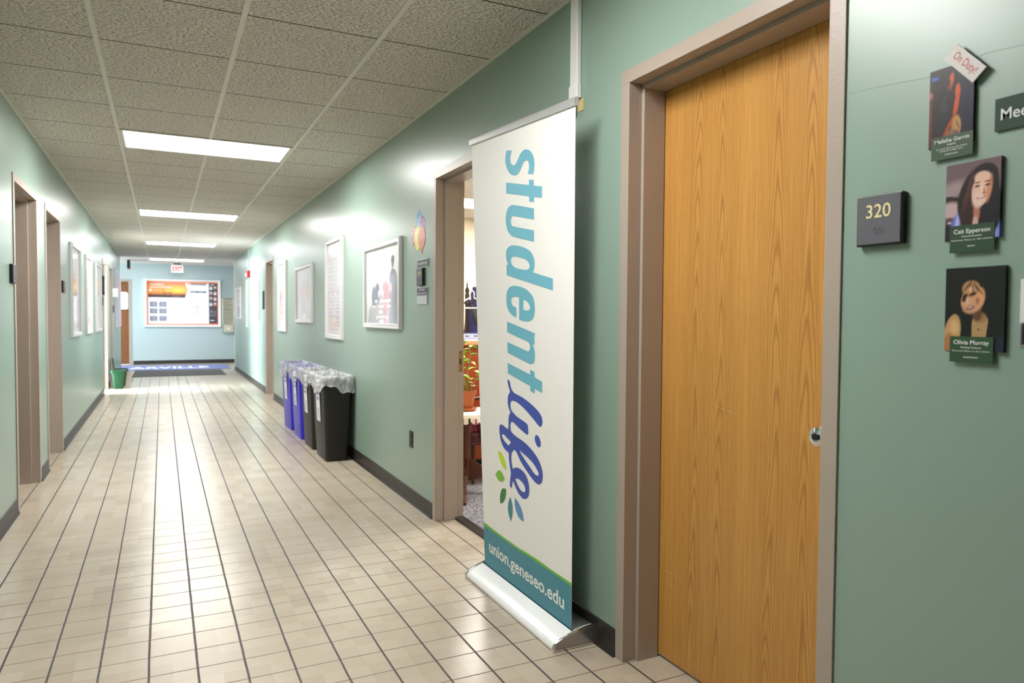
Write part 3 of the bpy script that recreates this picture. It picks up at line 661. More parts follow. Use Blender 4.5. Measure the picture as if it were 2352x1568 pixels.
pa.el(0.02, 0.68, 0.05, 0.05, (216, 120, 130), 0.5).el(0.03, 0.35, 0.04, 0.4, (110, 34, 26), 0.7).put(np.abs(np.sin(pa.U*34+pa.V*9))*((pa.V < 0.4)&(pa.U < 0.6)), (60, 46, 64), 0.3)
def photo(P, w, h, pa, label, lean=0.0):
    t_ = thing('portrait_photo', P(0, 0), label, 'photo', G1)
    picture('photo_print', P, w, h, pa, t_, bow=lambda a, b: 0.006*a*a+0.002); return t_
photo(on_right(1.027, 1.671), 0.1, 0.171, pa, 'topmost pinned portrait, person standing in dark clothes under orange light')
name_card(on_right(1.016, 1.642, 0.008), 0.09, 0.05, [], 'glossy green name card under the topmost portrait', G2, GREYCARD,
          [('Melisha Garrin', 0.0085, 0.72, 0.075), ('English', 0.0035, 0.58, 0.018), ('Favorite Place in the Union', 0.003, 0.43, 0.066), ('behind the College Union', 0.003, 0.33, 0.05), ('Sophomore', 0.0035, 0.17, 0.028)])
# portrait 2
pb = Paint(100, 140, (118, 98, 104), 1.55)
pb.gr(0.2, 1.1, (104, 76, 86), 0.7).el(0.12, 0.66, 0.3, 0.1, (170, 148, 152), 0.9, 20, 0.8).el(0.12, 0.53, 0.17, 0.045, (38, 26, 26), 0.4).el(0.05, 0.56, 0.1, 0.03, (44, 30, 28), 0.5)
pb.el(0.1, 0.4, 0.2, 0.11, (192, 164, 168), 0.5).el(0.07, 0.26, 0.12, 0.05, (92, 66, 80), 0.6).el(0.05, 0.08, 0.16, 0.15, (40, 22, 32), 0.4).el(0.08, 0.24, 0.04, 0.015, (200, 170, 190), 0.6)
pb.el(0.45, 0.17, 0.34, 0.24, (104, 116, 196), 0.12).el(0.97, 0.2, 0.16, 0.27, (120, 130, 214), 0.15).el(0.25, 0.28, 0.05, 0.16, (170, 178, 236), 0.7, -12)
pb.el(0.5, 0.2, 0.05, 0.1, (150, 158, 230), 0.8).el(0.93, 0.14, 0.03, 0.14, (160, 166, 230), 0.8)
pb.el(0.6, 0.55, 0.36, 0.4, (34, 20, 24), 0.1, -14).el(0.45, 0.42, 0.16, 0.3, (52, 26, 26), 0.25, -10).el(0.8, 0.4, 0.24, 0.36, (22, 14, 20), 0.15, 2).el(0.72, 0.78, 0.24, 0.17, (26, 16, 22), 0.12)
pb.el(0.42, 0.62, 0.05, 0.25, (92, 50, 44), 0.9, -14, 0.7)
pb.el(0.58, 0.34, 0.06, 0.13, (176, 112, 90), 0.4).el(0.56, 0.2, 0.05, 0.09, (206, 170, 160), 0.5)
pb.el(0.66, 0.62, 0.175, 0.205, (224, 184, 166), 0.1, -8).el(0.68, 0.77, 0.15, 0.08, (228, 186, 166), 0.3, -8).el(0.6, 0.5, 0.1, 0.1, (232, 198, 184), 0.6)
pb.el(0.8, 0.62, 0.05, 0.16, (200, 126, 92), 0.6, -8, 0.8).el(0.66, 0.63, 0.02, 0.07, (238, 206, 190), 0.9).el(0.71, 0.6, 0.02, 0.04, (196, 136, 116), 0.8)
pb.el(0.58, 0.67, 0.05, 0.014, (70, 40, 40), 0.6, 5).el(0.77, 0.67, 0.05, 0.014, (64, 36, 34), 0.6, 5).el(0.58, 0.715, 0.06, 0.01, (110, 70, 60), 0.7, 8).el(0.77, 0.715, 0.06, 0.01, (104, 64, 54), 0.7, -2)
pb.el(0.65, 0.525, 0.085, 0.02, (176, 84, 84), 0.5, 8).el(0.65, 0.53, 0.06, 0.01, (246, 232, 228), 0.5, 8).el(0.71, 0.575, 0.035, 0.014, (170, 106, 90), 0.7)
photo(on_right(0.984, 1.463), 0.116, 0.164, pb, 'middle pinned portrait, person with long dark hair and blue shirt')
name_card(on_right(0.969, 1.436, 0.008), 0.092, 0.058, [], 'dark green name card under the middle portrait', G2, DKGREEN,
          [('Cait Epperson', 0.0095, 0.7, 0.075), ('Communication', 0.0035, 0.56, 0.042), ('Favorite Place in the Union', 0.003, 0.43, 0.084), ('Senior', 0.0038, 0.2, 0.016)])
# portrait 3
pc = Paint(100, 140, (17, 16, 18), 1.5)
pc.el(0.45, 0.55, 0.24, 0.27, (14, 12, 14), 0.2).el(0.13, 0.2, 0.14, 0.24, (196, 152, 104), 0.12, -8).el(0.1, 0.05, 0.14, 0.16, (176, 116, 70), 0.3).el(0.17, 0.28, 0.07, 0.08, (214, 176, 126), 0.8)
pc.poly([(0.46, 0.1), (0.47, 0.36), (0.52, 0.46), (0.68, 0.43), (0.74, 0.38), (0.69, 0.1)], (178, 142, 98)).el(0.6, 0.4, 0.1, 0.06, (150, 112, 70), 0.7).el(0.58, 0.26, 0.014, 0.012, (60, 44, 34), 0.4)
pc.el(0.55, 0.45, 0.08, 0.09, (96, 66, 44), 0.4).el(0.47, 0.62, 0.19, 0.16, (206, 158, 120), 0.1, -24).el(0.44, 0.74, 0.15, 0.1, (190, 140, 98), 0.25, -20)
pc.el(0.58, 0.62, 0.08, 0.12, (214, 156, 112), 0.6, -10).el(0.43, 0.51, 0.12, 0.06, (198, 152, 120), 0.6).el(0.44, 0.74, 0.05, 0.03, (228, 184, 148), 0.8)
pc.el(0.34, 0.64, 0.05, 0.05, (44, 26, 22), 0.6, -20).el(0.47, 0.68, 0.07, 0.018, (60, 34, 28), 0.6, 22).el(0.33, 0.61, 0.05, 0.012, (50, 30, 26), 0.6, 22).el(0.55, 0.6, 0.03, 0.04, (168, 104, 76), 0.8)
pc.el(0.38, 0.6, 0.025, 0.05, (226, 176, 146), 0.8).el(0.43, 0.515, 0.075, 0.02, (134, 58, 60), 0.5, 18).el(0.43, 0.52, 0.05, 0.007, (222, 196, 186), 0.6, 18)
for qx, qy, qa in ((0.36, 0.76, 60), (0.42, 0.8, 75), (0.52, 0.77, 115), (0.58, 0.72, 130), (0.47, 0.74, 95)): pc.el(qx, qy, 0.09, 0.012, (34, 22, 20), 0.9, qa, 0.7)
pc.el(0.93, 0.08, 0.1, 0.1, (30, 30, 52), 0.8)
photo(on_right(0.979, 1.226), 0.126, 0.178, pc, 'lowest pinned portrait, smiling person with short dark hair on black')
name_card(on_right(0.963, 1.202, 0.008), 0.09, 0.055, [], 'dark green name card under the lowest portrait', G2, mat('card_green_b', srgb(38, 74, 44), 0.6),
          [('Olivia Murray', 0.0095, 0.7, 0.073), ('Political Science', 0.0038, 0.55, 0.042), ('Favorite Place in the Union', 0.003, 0.42, 0.078), ('Sophomore', 0.0038, 0.18, 0.03)])
pd_ = Paint(20, 24, (232, 232, 236)); pd_.rc(0, 0, 1, 0.35, (20, 20, 22)).el(0.5, 0.6, 0.2, 0.2, (200, 170, 150), 0.2)
photo(on_right(0.8275, 1.24), 0.11, 0.135, pd_, 'pale photo cut off by the right edge of the picture')
ms = thing('heading_sign', (XR, 0.86, 1.69), 'dark green sign with white letters Mee cut off at the right edge', 'sign')
P = on_right(0.885, 1.678, 0.003)
bm = bmesh.new(); slab(bm, P, 0, 0.24, 0, 0.066, 0, 0.003); obj('card', bm, mat('card_green_c', srgb(22, 54, 32), 0.6), ms)
bm = bmesh.new(); add_text(bm, 'Meet', P, 0.012, 0.021, 0.024, 0.062, bold=0.004, d=0.0034, align='l'); obj('lettering', bm, INKW, ms)
od = thing('duty_card', (XR, 0.946, 1.84), 'small tilted white card reading On Duty! in red above the portraits', 'card')
du = Vector((0, -0.0605, -0.066)).normalized(); dvv = Vector((-1, 0, 0)).cross(du)
P = Plane(Vector((XR-0.012, 0.989, 1.857)), du, dvv)
bm = bmesh.new(); slab(bm, P, 0, 0.092, 0, 0.037, 0, 0.003); obj('card', bm, mat('card_offwhite', srgb(214, 206, 204), 0.45), od)
bm = bmesh.new(); add_text(bm, 'On Duty!', P, 0.047, 0.0125, 0.0165, 0.066, bold=0.002, d=0.0033); obj('lettering', bm, mat('ink_red', srgb(196, 70, 66), 0.5), od)
bm = bmesh.new(); slab(bm, P, 0.04, 0.052, 0.012, 0.025, -0.012, 0.0); obj('putty', bm, PAPER, od)
# ---------------------------------------------------------------- more on the right wall
ou = thing('wall_outlet', (XR, 4.695, 0.38), 'dark brown wall outlet low on the green wall left of the open doorway', 'outlet')
P = on_right(4.735, 0.385)
bm = bmesh.new(); slab(bm, P, 0, 0.072, 0, 0.117, 0, 0.006); obj('cover_plate', bm, BLACKP, ou, bev=0.003)
for zz in (0.022, 0.066):
    bm = bmesh.new(); prism(bm, [(0.036+a, zz+0.015+b) for a, b in rounded(0.034, 0.028, 0.009)], P, 0.005, 0.009); s_ = obj('socket', bm, mat('socket_brown', srgb(44, 34, 30), 0.35), ou)
    bm = bmesh.new(); slab(bm, P, 0.028, 0.031, zz+0.013, zz+0.021, 0.0088, 0.0094); slab(bm, P, 0.041, 0.044, zz+0.013, zz+0.021, 0.0088, 0.0094); obj('slot', bm, mat('slot_grey', srgb(90, 84, 80), 0.6), s_)
# worn balloon decal
bd = thing('balloon_decal', (XR, 4.55, 1.70), 'worn sticker of overlapping coloured balloon shapes above the small signs', 'decal')
P = on_right(4.708, 1.70)
def speck(m_name, col):
    m = mat(m_name, col, 0.3); t = NT(m); Pp, x, y, z = t.pos()
    n = t.noise(Pp, 1, 3, 0.6, (90, 90, 60)); band = t.noise(Pp, 7, 2)
    f = t.m('MULTIPLY', t.m('SUBTRACT', t.m('ADD', n, t.m('MULTIPLY', band, 0.55)), 0.86), 16, clamp=True)
    t.link(t.mix(f, col, srgb(240, 240, 236)), t.b.inputs['Base Color']); t.link(t.m('ADD', 0.25, t.m('MULTIPLY', f, 0.3)), t.b.inputs['Roughness']); return m
def petal(cx, cy, rx, ry, tip=1.0, n=40):
    out = []
    for k in range(n):
        a = 2*math.pi*k/n; x_, y_ = rx*math.sin(a), ry*math.cos(a)
        if y_ < 0: x_ *= (1-0.35*(abs(y_)/ry)**1.5*tip)
        out.append((cx+x_, cy+y_))
    return out
for i, (nm, cx, cy, rx, ry, cc) in enumerate((('blue', 0.165, 0.235, 0.062, 0.066, (104, 160, 208)), ('purple', 0.232, 0.195, 0.060, 0.058, (142, 62, 156)), ('crimson', 0.07, 0.135, 0.064, 0.070, (170, 34, 82)),
                                              ('yellow', 0.135, 0.115, 0.068, 0.082, (232, 220, 64)), ('orange', 0.222, 0.105, 0.072, 0.078, (214, 84, 24)))):
    bm = bmesh.new(); prism(bm, petal(cx, cy, rx, ry), P, 0.0, 0.0006+0.0003*i); obj('balloon_shape', bm, speck('decal_'+nm, srgb(*cc)), bd)
bm = bmesh.new(); prism(bm, [(0.216, 0.03), (0.228, 0.03), (0.236, 0.008), (0.208, 0.008)], P, 0.0, 0.002); obj('balloon_knot', bm, MATS['decal_orange'], bd)
# office name signs
NAVYS = mat('sign_navy', srgb(48, 50, 74), 0.45)
def small_sign(y, z, w, h, m, rows, label, name='office_sign'):
    P = on_right(y, z); t_ = thing(name, P(w/2, 0), label, 'sign')
    bm = bmesh.new(); slab(bm, P, 0, w, 0, h, 0, 0.006); obj('backing', bm, SILVER, t_)
    bm = bmesh.new(); slab(bm, P, 0.005, w-0.005, 0.004, h-0.004, 0.005, 0.0075); f = obj('face', bm, m, t_)
    if rows:
        bm = bmesh.new()
        for s, hh, yy, ww in rows: add_text(bm, s, P, w/2, yy, hh, ww, bold=0.01, d=0.008)
        obj('lettering', bm, INKW, f)
    return t_
small_sign(4.563, 1.613, 0.218, 0.055, NAVYS, [('AND COORDINATOR OFFICE', 0.018, 0.019, 0.18)], 'navy strip sign with white capitals above the 319 sign')
small_sign(4.566, 1.428, 0.21, 0.057, NAVYS, [('PATTI KELLY', 0.014, 0.034, 0.12), ('Agency Program Aide', 0.012, 0.012, 0.17)], 'navy name sign with two white lines below the 319 sign')
small_sign(4.566, 1.372, 0.2, 0.054, mat('holder_grey', srgb(196, 204, 206), 0.4), None, 'blank pale grey sign holder, lowest of the signs by the open doorway', 'sign_holder')

# ---------------------------------------------------------------- framed posters
FRAMEM = mat('poster_frame_silver', srgb(226, 226, 228), 0.35, 0.25)
def framed(name, P, w, h, pa, label, group, fw_=0.04, cat='poster', fm=FRAMEM, dp=0.028):
    t_ = thing(name, P(w/2, 0), label, cat, group)
    bm = bmesh.new()
    prof = [(0, 0), (0, dp*0.7), (0.006, dp), (fw_*0.45, dp*0.86), (fw_*0.9, dp), (fw_, dp*0.8), (fw_, dp*0.3), (fw_, 0)]
    cor = [(0, 0, 1, 1), (w, 0, -1, 1), (w, h, -1, -1), (0, h, 1, -1)]
    R = [[bm.verts.new(P(x+sx*a, y+sy*a, b)) for a, b in prof] for x, y, sx, sy in cor]
    for i in range(4):
        A, B = R[i], R[(i+1) % 4]
        for k in range(len(prof)): bm.faces.new((A[k], B[k], B[(k+1) % len(prof)], A[(k+1) % len(prof)]))
    obj('frame', bm, fm, t_, smooth=True)
    Q = Plane(P(fw_-0.004, fw_-0.004, 0.006), P.u, P.v)
    picture('poster_print', Q, w-2*fw_+0.008, h-2*fw_+0.008, pa, t_, PRINTG)
    return t_
GR, GL = 'framed posters on the right corridor wall', 'framed posters on the left corridor wall'
p1 = Paint(130, 90, (226, 228, 232), 0.66)  # group print paled, glare is washed into its colours
p1.gr(0.2, 1.2, (246, 246, 248), 0.9).rc(0.3, 0.45, 0.33, 1, (222, 218, 222), 0.03).rc(0.42, 0.4, 0.47, 1, (226, 222, 226), 0.03).rc(0.52, 0.4, 0.57, 1, (220, 216, 222), 0.03)
p1.poly([(0.05, 0), (0.1, 0.2), (0.2, 0.27), (0.28, 0.4), (0.38, 0.46), (0.5, 0.45), (0.6, 0.5), (0.66, 0.48), (0.72, 0.5), (0.82, 0.42), (0.9, 0.26), (0.97, 0.15), (0.98, 0)], (176, 175, 184))
for x_, y_, r_ in ((0.2, 0.5, 0.035), (0.32, 0.52, 0.035), (0.43, 0.51, 0.035), (0.55, 0.54, 0.035)): p1.el(x_, y_, r_, 0.1, (178, 174, 182), 0.9, 0, 0.5).el(x_, y_+0.07, 0.022, 0.04, (206, 184, 178), 0.8, 0, 0.6)
p1.el(0.36, 0.4, 0.07, 0.14, (96, 100, 128), 0.3).el(0.26, 0.36, 0.08, 0.14, (110, 112, 136), 0.3)
p1.poly([(0.5, 0.4), (0.53, 0.52), (0.62, 0.55), (0.7, 0.5), (0.72, 0.4), (0.66, 0.2), (0.62, 0.0), (0.56, 0.0)], (190, 122, 132)).el(0.63, 0.4, 0.05, 0.1, (180, 90, 104), 0.4)
p1.poly([(0.7, 0.0), (0.69, 0.4), (0.72, 0.62), (0.78, 0.7), (0.86, 0.68), (0.92, 0.6), (0.93, 0.4), (0.96, 0.2), (0.98, 0.0)], (122, 124, 134)).el(0.805, 0.77, 0.035, 0.07, (150, 118, 108), 0.25).el(0.805, 0.81, 0.045, 0.05, (82, 84, 98), 0.3).el(0.74, 0.46, 0.04, 0.06, (216, 176, 164), 0.5)
p1.gr(0.5, -0.4, (104, 106, 120), 0.5)
p1.rc(0.38, 0.385, 0.55, 0.43, (250, 250, 252)).rc(0.39, 0.35, 0.41, 0.39, (250, 250, 252)).rc(0.52, 0.35, 0.54, 0.39, (250, 250, 252)).rc(0.41, 0.43, 0.52, 0.45, (250, 250, 252))
p1.marks(0.2, 0.285, 0.75, 0.33, 1, (246, 246, 250), 0.9).marks(0.2, 0.215, 0.75, 0.26, 1, (246, 246, 250), 0.9).rc(0.4, 0.14, 0.52, 0.17, (240, 240, 246)).rc(0.33, 0.085, 0.65, 0.1, (250, 250, 252)).rc(0.33, 0.06, 0.35, 0.085, (250, 250, 252)).rc(0.63, 0.06, 0.65, 0.085, (250, 250, 252)).rc(0.43, 0.02, 0.54, 0.05, (236, 236, 240))
framed('framed_poster', on_right(5.915, 1.197), 1.01, 0.668, p1, 'silver framed group photo poster nearest the open doorway, bench drawing and white text', GR)
p2 = Paint(70, 100, (232, 230, 234), 1.35)
p2.gr(0.5, -0.6, (214, 196, 196), 0.7).marks(0.08, 0.45, 0.95, 0.85, 9, (206, 196, 204), 0.5).marks(0.1, 0.2, 0.9, 0.5, 8, (186, 180, 206), 0.6).marks(0.15, 0.06, 0.85, 0.22, 5, (206, 160, 140), 0.5).marks(0.6, 0.1, 0.9, 0.35, 7, (150, 140, 170), 0.6)
framed('framed_poster', on_right(7.478, 1.062), 0.745, 0.995, p2, 'tall silver framed pale sketch poster, second from the open doorway', GR)
p3 = Paint(80, 56, (214, 206, 208), 0.65)
p3.gr(0, 1.2, (232, 228, 232), 0.7).el(0.4, 0.4, 0.25, 0.3, (200, 190, 198), 0.9).el(0.65, 0.5, 0.2, 0.2, (222, 200, 196), 0.9).rc(0.42, 0.02, 0.58, 0.12, (240, 240, 240), 0.03)
framed('framed_poster', on_right(9.318, 1.208), 1.08, 0.69, p3, 'wide framed pale grey poster above the blue bins', GR)
p4 = Paint(60, 80, (222, 216, 220), 1.3)
p4.gr(0.7, -0.6, (200, 176, 178), 0.8).marks(0.1, 0.5, 0.9, 0.75, 5, (196, 190, 204), 0.6).el(0.3, 0.35, 0.3, 0.2, (214, 170, 160), 0.9).el(0.2, 0.5, 0.1, 0.14, (150, 140, 170), 0.8).el(0.7, 0.12, 0.1, 0.06, (246, 246, 246), 0.4)
framed('framed_poster', on_right(10.86, 1.068), 0.77, 0.985, p4, 'narrow looking framed poster just before the far doorway of the right wall', GR)
p5 = Paint(60, 40, (238, 240, 246), 0.65); p5.marks(0.1, 0.15, 0.9, 0.85, 12, (214, 216, 226), 0.5)
framed('framed_poster', on_right(14.15, 1.208), 1.0, 0.69, p5, 'bright white framed poster just past the far doorway', GR)
p6 = Paint(60, 40, (226, 214, 216), 0.65); p6.marks(0.1, 0.15, 0.9, 0.85, 8, (206, 180, 176), 0.5)
framed('framed_poster', on_right(17.45, 1.215), 1.06, 0.69, p6, 'farthest framed poster on the right wall, near its end', GR)
p7 = Paint(40, 120, (246, 246, 248), 3); p7.marks(0.2, 0.05, 0.9, 0.95, 22, (96, 90, 160), 0.8).marks(0.2, 0.1, 0.9, 0.3, 5, (220, 140, 90), 0.8)
fl = thing('long_flyer', (XR, 15.3, 1.05), 'long narrow white flyer hanging below the red fire alarm', 'flyer')
picture('flyer_print', on_right(15.46, 1.06), 0.33, 0.95, p7, fl, thick=0.003)
fa = thing('fire_alarm', (XR, 14.72, 2.03), 'small red fire alarm strobe high on the far right wall', 'fire alarm')
bm = bmesh.new(); slab(bm, on_right(14.78, 2.03), 0, 0.12, 0, 0.13, 0, 0.05); obj('alarm_body', bm, mat('alarm_red', srgb(190, 24, 44), 0.4), fa, bev=0.006)
bm = bmesh.new(); slab(bm, on_right(14.77, 2.05), 0.01, 0.09, 0, 0.06, 0.05, 0.085); obj('strobe_lens', bm, WHITEP, fa, bev=0.008)
pl1 = Paint(60, 80, (222, 216, 220), 1.1); pl1.gr(0.3, 1.2, (196, 206, 206), 0.6).el(0.4, 0.55, 0.25, 0.18, (214, 186, 160), 0.9).el(0.6, 0.3, 0.25, 0.16, (190, 176, 190), 0.9).rc(0.1, 0.05, 0.9, 0.15, (170, 176, 186), 0.04)
framed('framed_poster', on_left(8.64, 1.052), 0.88, 0.99, pl1, 'silver framed poster nearest on the left wall, after the second doorway', GL)
pl2 = Paint(60, 80, (220, 212, 220), 1.1); pl2.el(0.5, 0.6, 0.3, 0.2, (200, 190, 206), 0.9).rc(0.1, 0.1, 0.9, 0.2, (180, 176, 190), 0.04).el(0.4, 0.35, 0.2, 0.14, (216, 180, 170), 0.9)
framed('framed_poster', on_left(10.2, 1.045), 0.77, 0.99, pl2, 'middle one of the three framed posters on the left wall', GL)
pl3 = Paint(50, 70, (206, 204, 206), 1.1); pl3.marks(0.15, 0.15, 0.85, 0.85, 10, (186, 186, 190), 0.5)
framed('framed_poster', on_left(11.7, 1.045), 0.95, 0.99, pl3, 'farthest of the three framed posters on the left wall', GL)
# small things by the far left doorways
def plate(name, P, w, h, d, m, label, cat, extra=None):
    t_ = thing(name, P(w/2, 0), label, cat)
    bm = bmesh.new(); slab(bm, P, 0, w, 0, h, 0, d); obj('backing', bm, m, t_, bev=0.004)
    if extra: bm = bmesh.new(); slab(bm, P, w*0.2, w*0.85, h*0.2, h*0.8, d, d+0.002); obj('face', bm, extra, t_)
    return t_
plate('oval_plaque', on_left(12.88, 1.60), 0.16, 0.30, 0.04, BLACKP, 'dark plaque with pinkish face before the far open left doorway', 'plaque', mat('plaque_pink', srgb(200, 160, 170), 0.5))
plate('dark_sign', on_left(12.9, 1.44), 0.12, 0.13, 0.02, BLACKP, 'little black sign below the dark plaque on the left wall', 'sign')
for k, (z0, lb) in enumerate(((1.27, 'upper white note below the black sign on the left wall'), (1.13, 'lower white note below the black sign on the left wall'))):
    plate('paper_note', on_left(12.92, z0), 0.1, 0.12, 0.006, PAPER, lb, 'note')
plate('white_dispenser', on_left(15.72, 1.63), 0.2, 0.17, 0.09, WHITEP, 'white box mounted between the last left doorway and the pinkish board', 'dispenser', SILVER)
plate('dark_sign', on_left(15.74, 1.33), 0.12, 0.14, 0.02, SIGNGREY, 'dark room sign under the white box on the left wall', 'sign')
pbd = Paint(60, 50, (190, 178, 196), 0.55); pbd.gr(0, 1, (204, 194, 210), 0.5).poly([(0.15, 0.42), (0.32, 0.62), (0.26, 0.42)], (236, 234, 240)).marks(0.05, 0.02, 0.3, 0.12, 2, (240, 240, 240), 0.6)
bb = thing('notice_board', (XL, 17.3, 1.0), 'large pinkish grey notice board at the end of the left wall', 'notice board')
P = on_left(16.35, 1.03, 0.003)
bm = bmesh.new(); slab(bm, P, 0, 2.05, 0, 1.19, 0, 0.02); obj('board', bm, SILVER, bb)
picture('board_paper', Plane(P(0.02, 0.02, 0.02), P.u, P.v), 2.01, 1.15, pbd, bb)

# ---------------------------------------------------------------- slim bins with liners
def superrect(w, l, r, n=5): return rounded(w, l, r, n)
def bin_mesh(y0, tilt=0.0):
    """returns placement function for a slim bin with its near lower corner frame"""
    cx, cy = 1.388, y0+0.285
    rot = Matrix.Rotation(tilt, 3, 'Z'); return lambda a, b, z, o=Vector((cx, cy, 0)): o+rot@Vector((a, b, z))
BLUEP = mat('bin_blue', srgb(42, 34, 206), 0.38); GREYBIN = mat('bin_charcoal', srgb(26, 25, 25), 0.5)
LINER = bpy.data.materials.new('clear_liner'); LINER.use_nodes = True; t = NT(LINER)
t.b.inputs['Base Color'].default_value = (0.86, 0.87, 0.9, 1); t.b.inputs['Roughness'].default_value = 0.22
Pp, x, y, z = t.pos(); nz_ = t.noise(Pp, 1, 4, 0.6, (22, 30, 16)); t.bump(nz_, 0.9, 0.02)
t.link(t.m('ADD', -0.12, t.m('MULTIPLY', t.noise(Pp, 1, 3, 0.6, (30, 34, 12)), 1.15), clamp=True), t.b.inputs['Alpha'])
def slim_bin(y0, col, label, tilt, seed, group):
    rg = random.Random(seed); f = bin_mesh(y0, tilt)
    t_ = thing('slim_bin', f(0, 0, 0), label, 'bin', group)
    bm = bmesh.new(); H = 0.755
    lev = [(0.0, 0.19, 0.44), (0.02, 0.196, 0.452), (0.35, 0.225, 0.50), (0.66, 0.244, 0.525), (0.70, 0.248, 0.53), (0.702, 0.258, 0.54), (0.745, 0.262, 0.545), (H, 0.258, 0.54), (H, 0.25, 0.535), (0.70, 0.24, 0.525), (0.05, 0.18, 0.43)]
    rings = []
    for z_, w, l in lev: rings.append([bm.verts.new(f(a, b, z_)) for a, b in superrect(w, l, 0.035)])
    n = len(rings[0])
    for A, B in zip(rings, rings[1:]):
        for i in range(n): bm.faces.new((A[i], A[(i+1) % n], B[(i+1) % n], B[i]))
    bm.faces.new(rings[0][::-1]); bm.faces.new(rings[-1])
    obj('bin_body', bm, col, t_, smooth=True)
    # liner folded over the rim, with a ragged hem
    bm = bmesh.new(); m_ = 96; out = []
    def ringpts(w, l): 
        base = superrect(w, l, 0.04, 6); L = len(base); res = []
        per = [0]
        for i in range(L): per.append(per[-1]+math.dist(base[i], base[(i+1) % L]))
        for k in range(m_):
            s = per[-1]*k/m_; i = max(j for j in range(L) if per[j] <= s+1e-9); tt = (s-per[i])/(per[i+1]-per[i]) if per[i+1] > per[i] else 0
            a, b = base[i], base[(i+1) % L]; res.append((a[0]+(b[0]-a[0])*tt, a[1]+(b[1]-a[1])*tt))
        return res
    ph = [rg.uniform(0, 6.28) for _ in range(6)]
    hem = [0.125+0.03*math.sin(k/m_*6.283*3+ph[0])+0.018*math.sin(k/m_*6.283*7+ph[1])+0.012*math.sin(k/m_*6.283*17+ph[2]) for k in range(m_)]
    wob_ = [0.006*math.sin(k/m_*6.283*13+ph[3])+0.005*math.sin(k/m_*6.283*23+ph[4])+0.004*math.sin(k/m_*6.283*37+ph[5]) for k in range(m_)]
    prof = [(-0.034, -1.6, 0), (-0.030, -0.5, 0.3), (-0.012, 0.0, 1), (0.003, 0.07, 1), (0.010, 0.02, 1), (0.012, 0.3, 1), (0.015, 0.6, 1.2), (0.014, 0.85, 1.3), (0.018, 1.0, 1.6)]
    out = prof
    rings = []
    for idx_, (off, dn, ws) in enumerate(out):
        w = 0.262+2*off; l = 0.545+2*off; bp = ringpts(max(w, 0.05), max(l, 0.05)); R_ = []
        for k in range(m_):
            a, b = bp[k]; rr_ = math.hypot(a, b) or 1; e = abs(wob_[k])*ws if off > 0 else wob_[k]*ws
            a += a/rr_*e; b += b/rr_*e
            z_ = H+0.006-hem[k]*dn if dn > 0.05 else H+0.006
            if dn < 0: z_ = H+dn*0.12
            if idx_ == 3: z_ = H+0.007+0.006*math.sin(k*0.9+ph[0])
            R_.append(bm.verts.new(f(a, b, z_)))
        rings.append(R_)
    for A, B in zip(rings, rings[1:]):
        for i in range(m_): bm.faces.new((A[i], A[(i+1) % m_], B[(i+1) % m_], B[i]))
    # a knotted bunch hanging at the near corner
    o = obj('bin_liner', bm, LINER, t_, smooth='all')
    bm = bmesh.new(); c0 = f(-0.150, -0.16, H-0.085)
    bmesh.ops.create_icosphere(bm, subdivisions=3, radius=1, matrix=Matrix.Translation(c0) @ Matrix.Diagonal((0.022, 0.05, 0.06, 1)))
    for v in bm.verts:
        d = v.co-c0; v.co = c0+d*(1+0.25*math.sin(d.z*160+seed)+0.2*math.sin(d.y*190))
    obj('liner_bunch', bm, LINER, o, smooth='all')
    # notice on the corridor side
    pa = Paint(36, 60, (236, 236, 240), 2); pa.rc(0.08, 0.82, 0.9, 0.93, (120, 116, 190), 0.03).poly([(0.2, 0.9), (0.5, 0.985), (0.8, 0.9)], (110, 110, 190)).rc(0.1, 0.66, 0.9, 0.76, (150, 146, 200), 0.04).gr(0.6, -0.2, (200, 200, 226), 0.5).marks(0.15, 0.08, 0.85, 0.42, 8, (140, 136, 130), 0.7)
    rotz = Matrix.Rotation(tilt, 3, 'Z'); up = Vector((-0.043, 0, 1)).normalized(); uy = rotz@Vector((0, -1, 0))
    P = Plane(f(-0.1125, 0.075, 0.34)+Vector((-0.004, 0, 0)), uy, rotz@up)
    picture('notice', P, 0.16, 0.29, pa, t_, thick=0.002)
    return t_
GB = 'slim bins against the right wall'
slim_bin(6.262, GREYBIN, 'nearest slim charcoal bin with clear liner against the right wall', 0.0, 1, GB)
slim_bin(6.885, GREYBIN, 'second slim charcoal bin, between the nearest one and the blue bins', 0.0, 2, GB)
slim_bin(7.512, BLUEP, 'blue slim bin right behind the charcoal bins', 0.0, 3, GB)
slim_bin(8.16, BLUEP, 'farthest blue slim bin in the row against the right wall', 0.03, 4, GB)

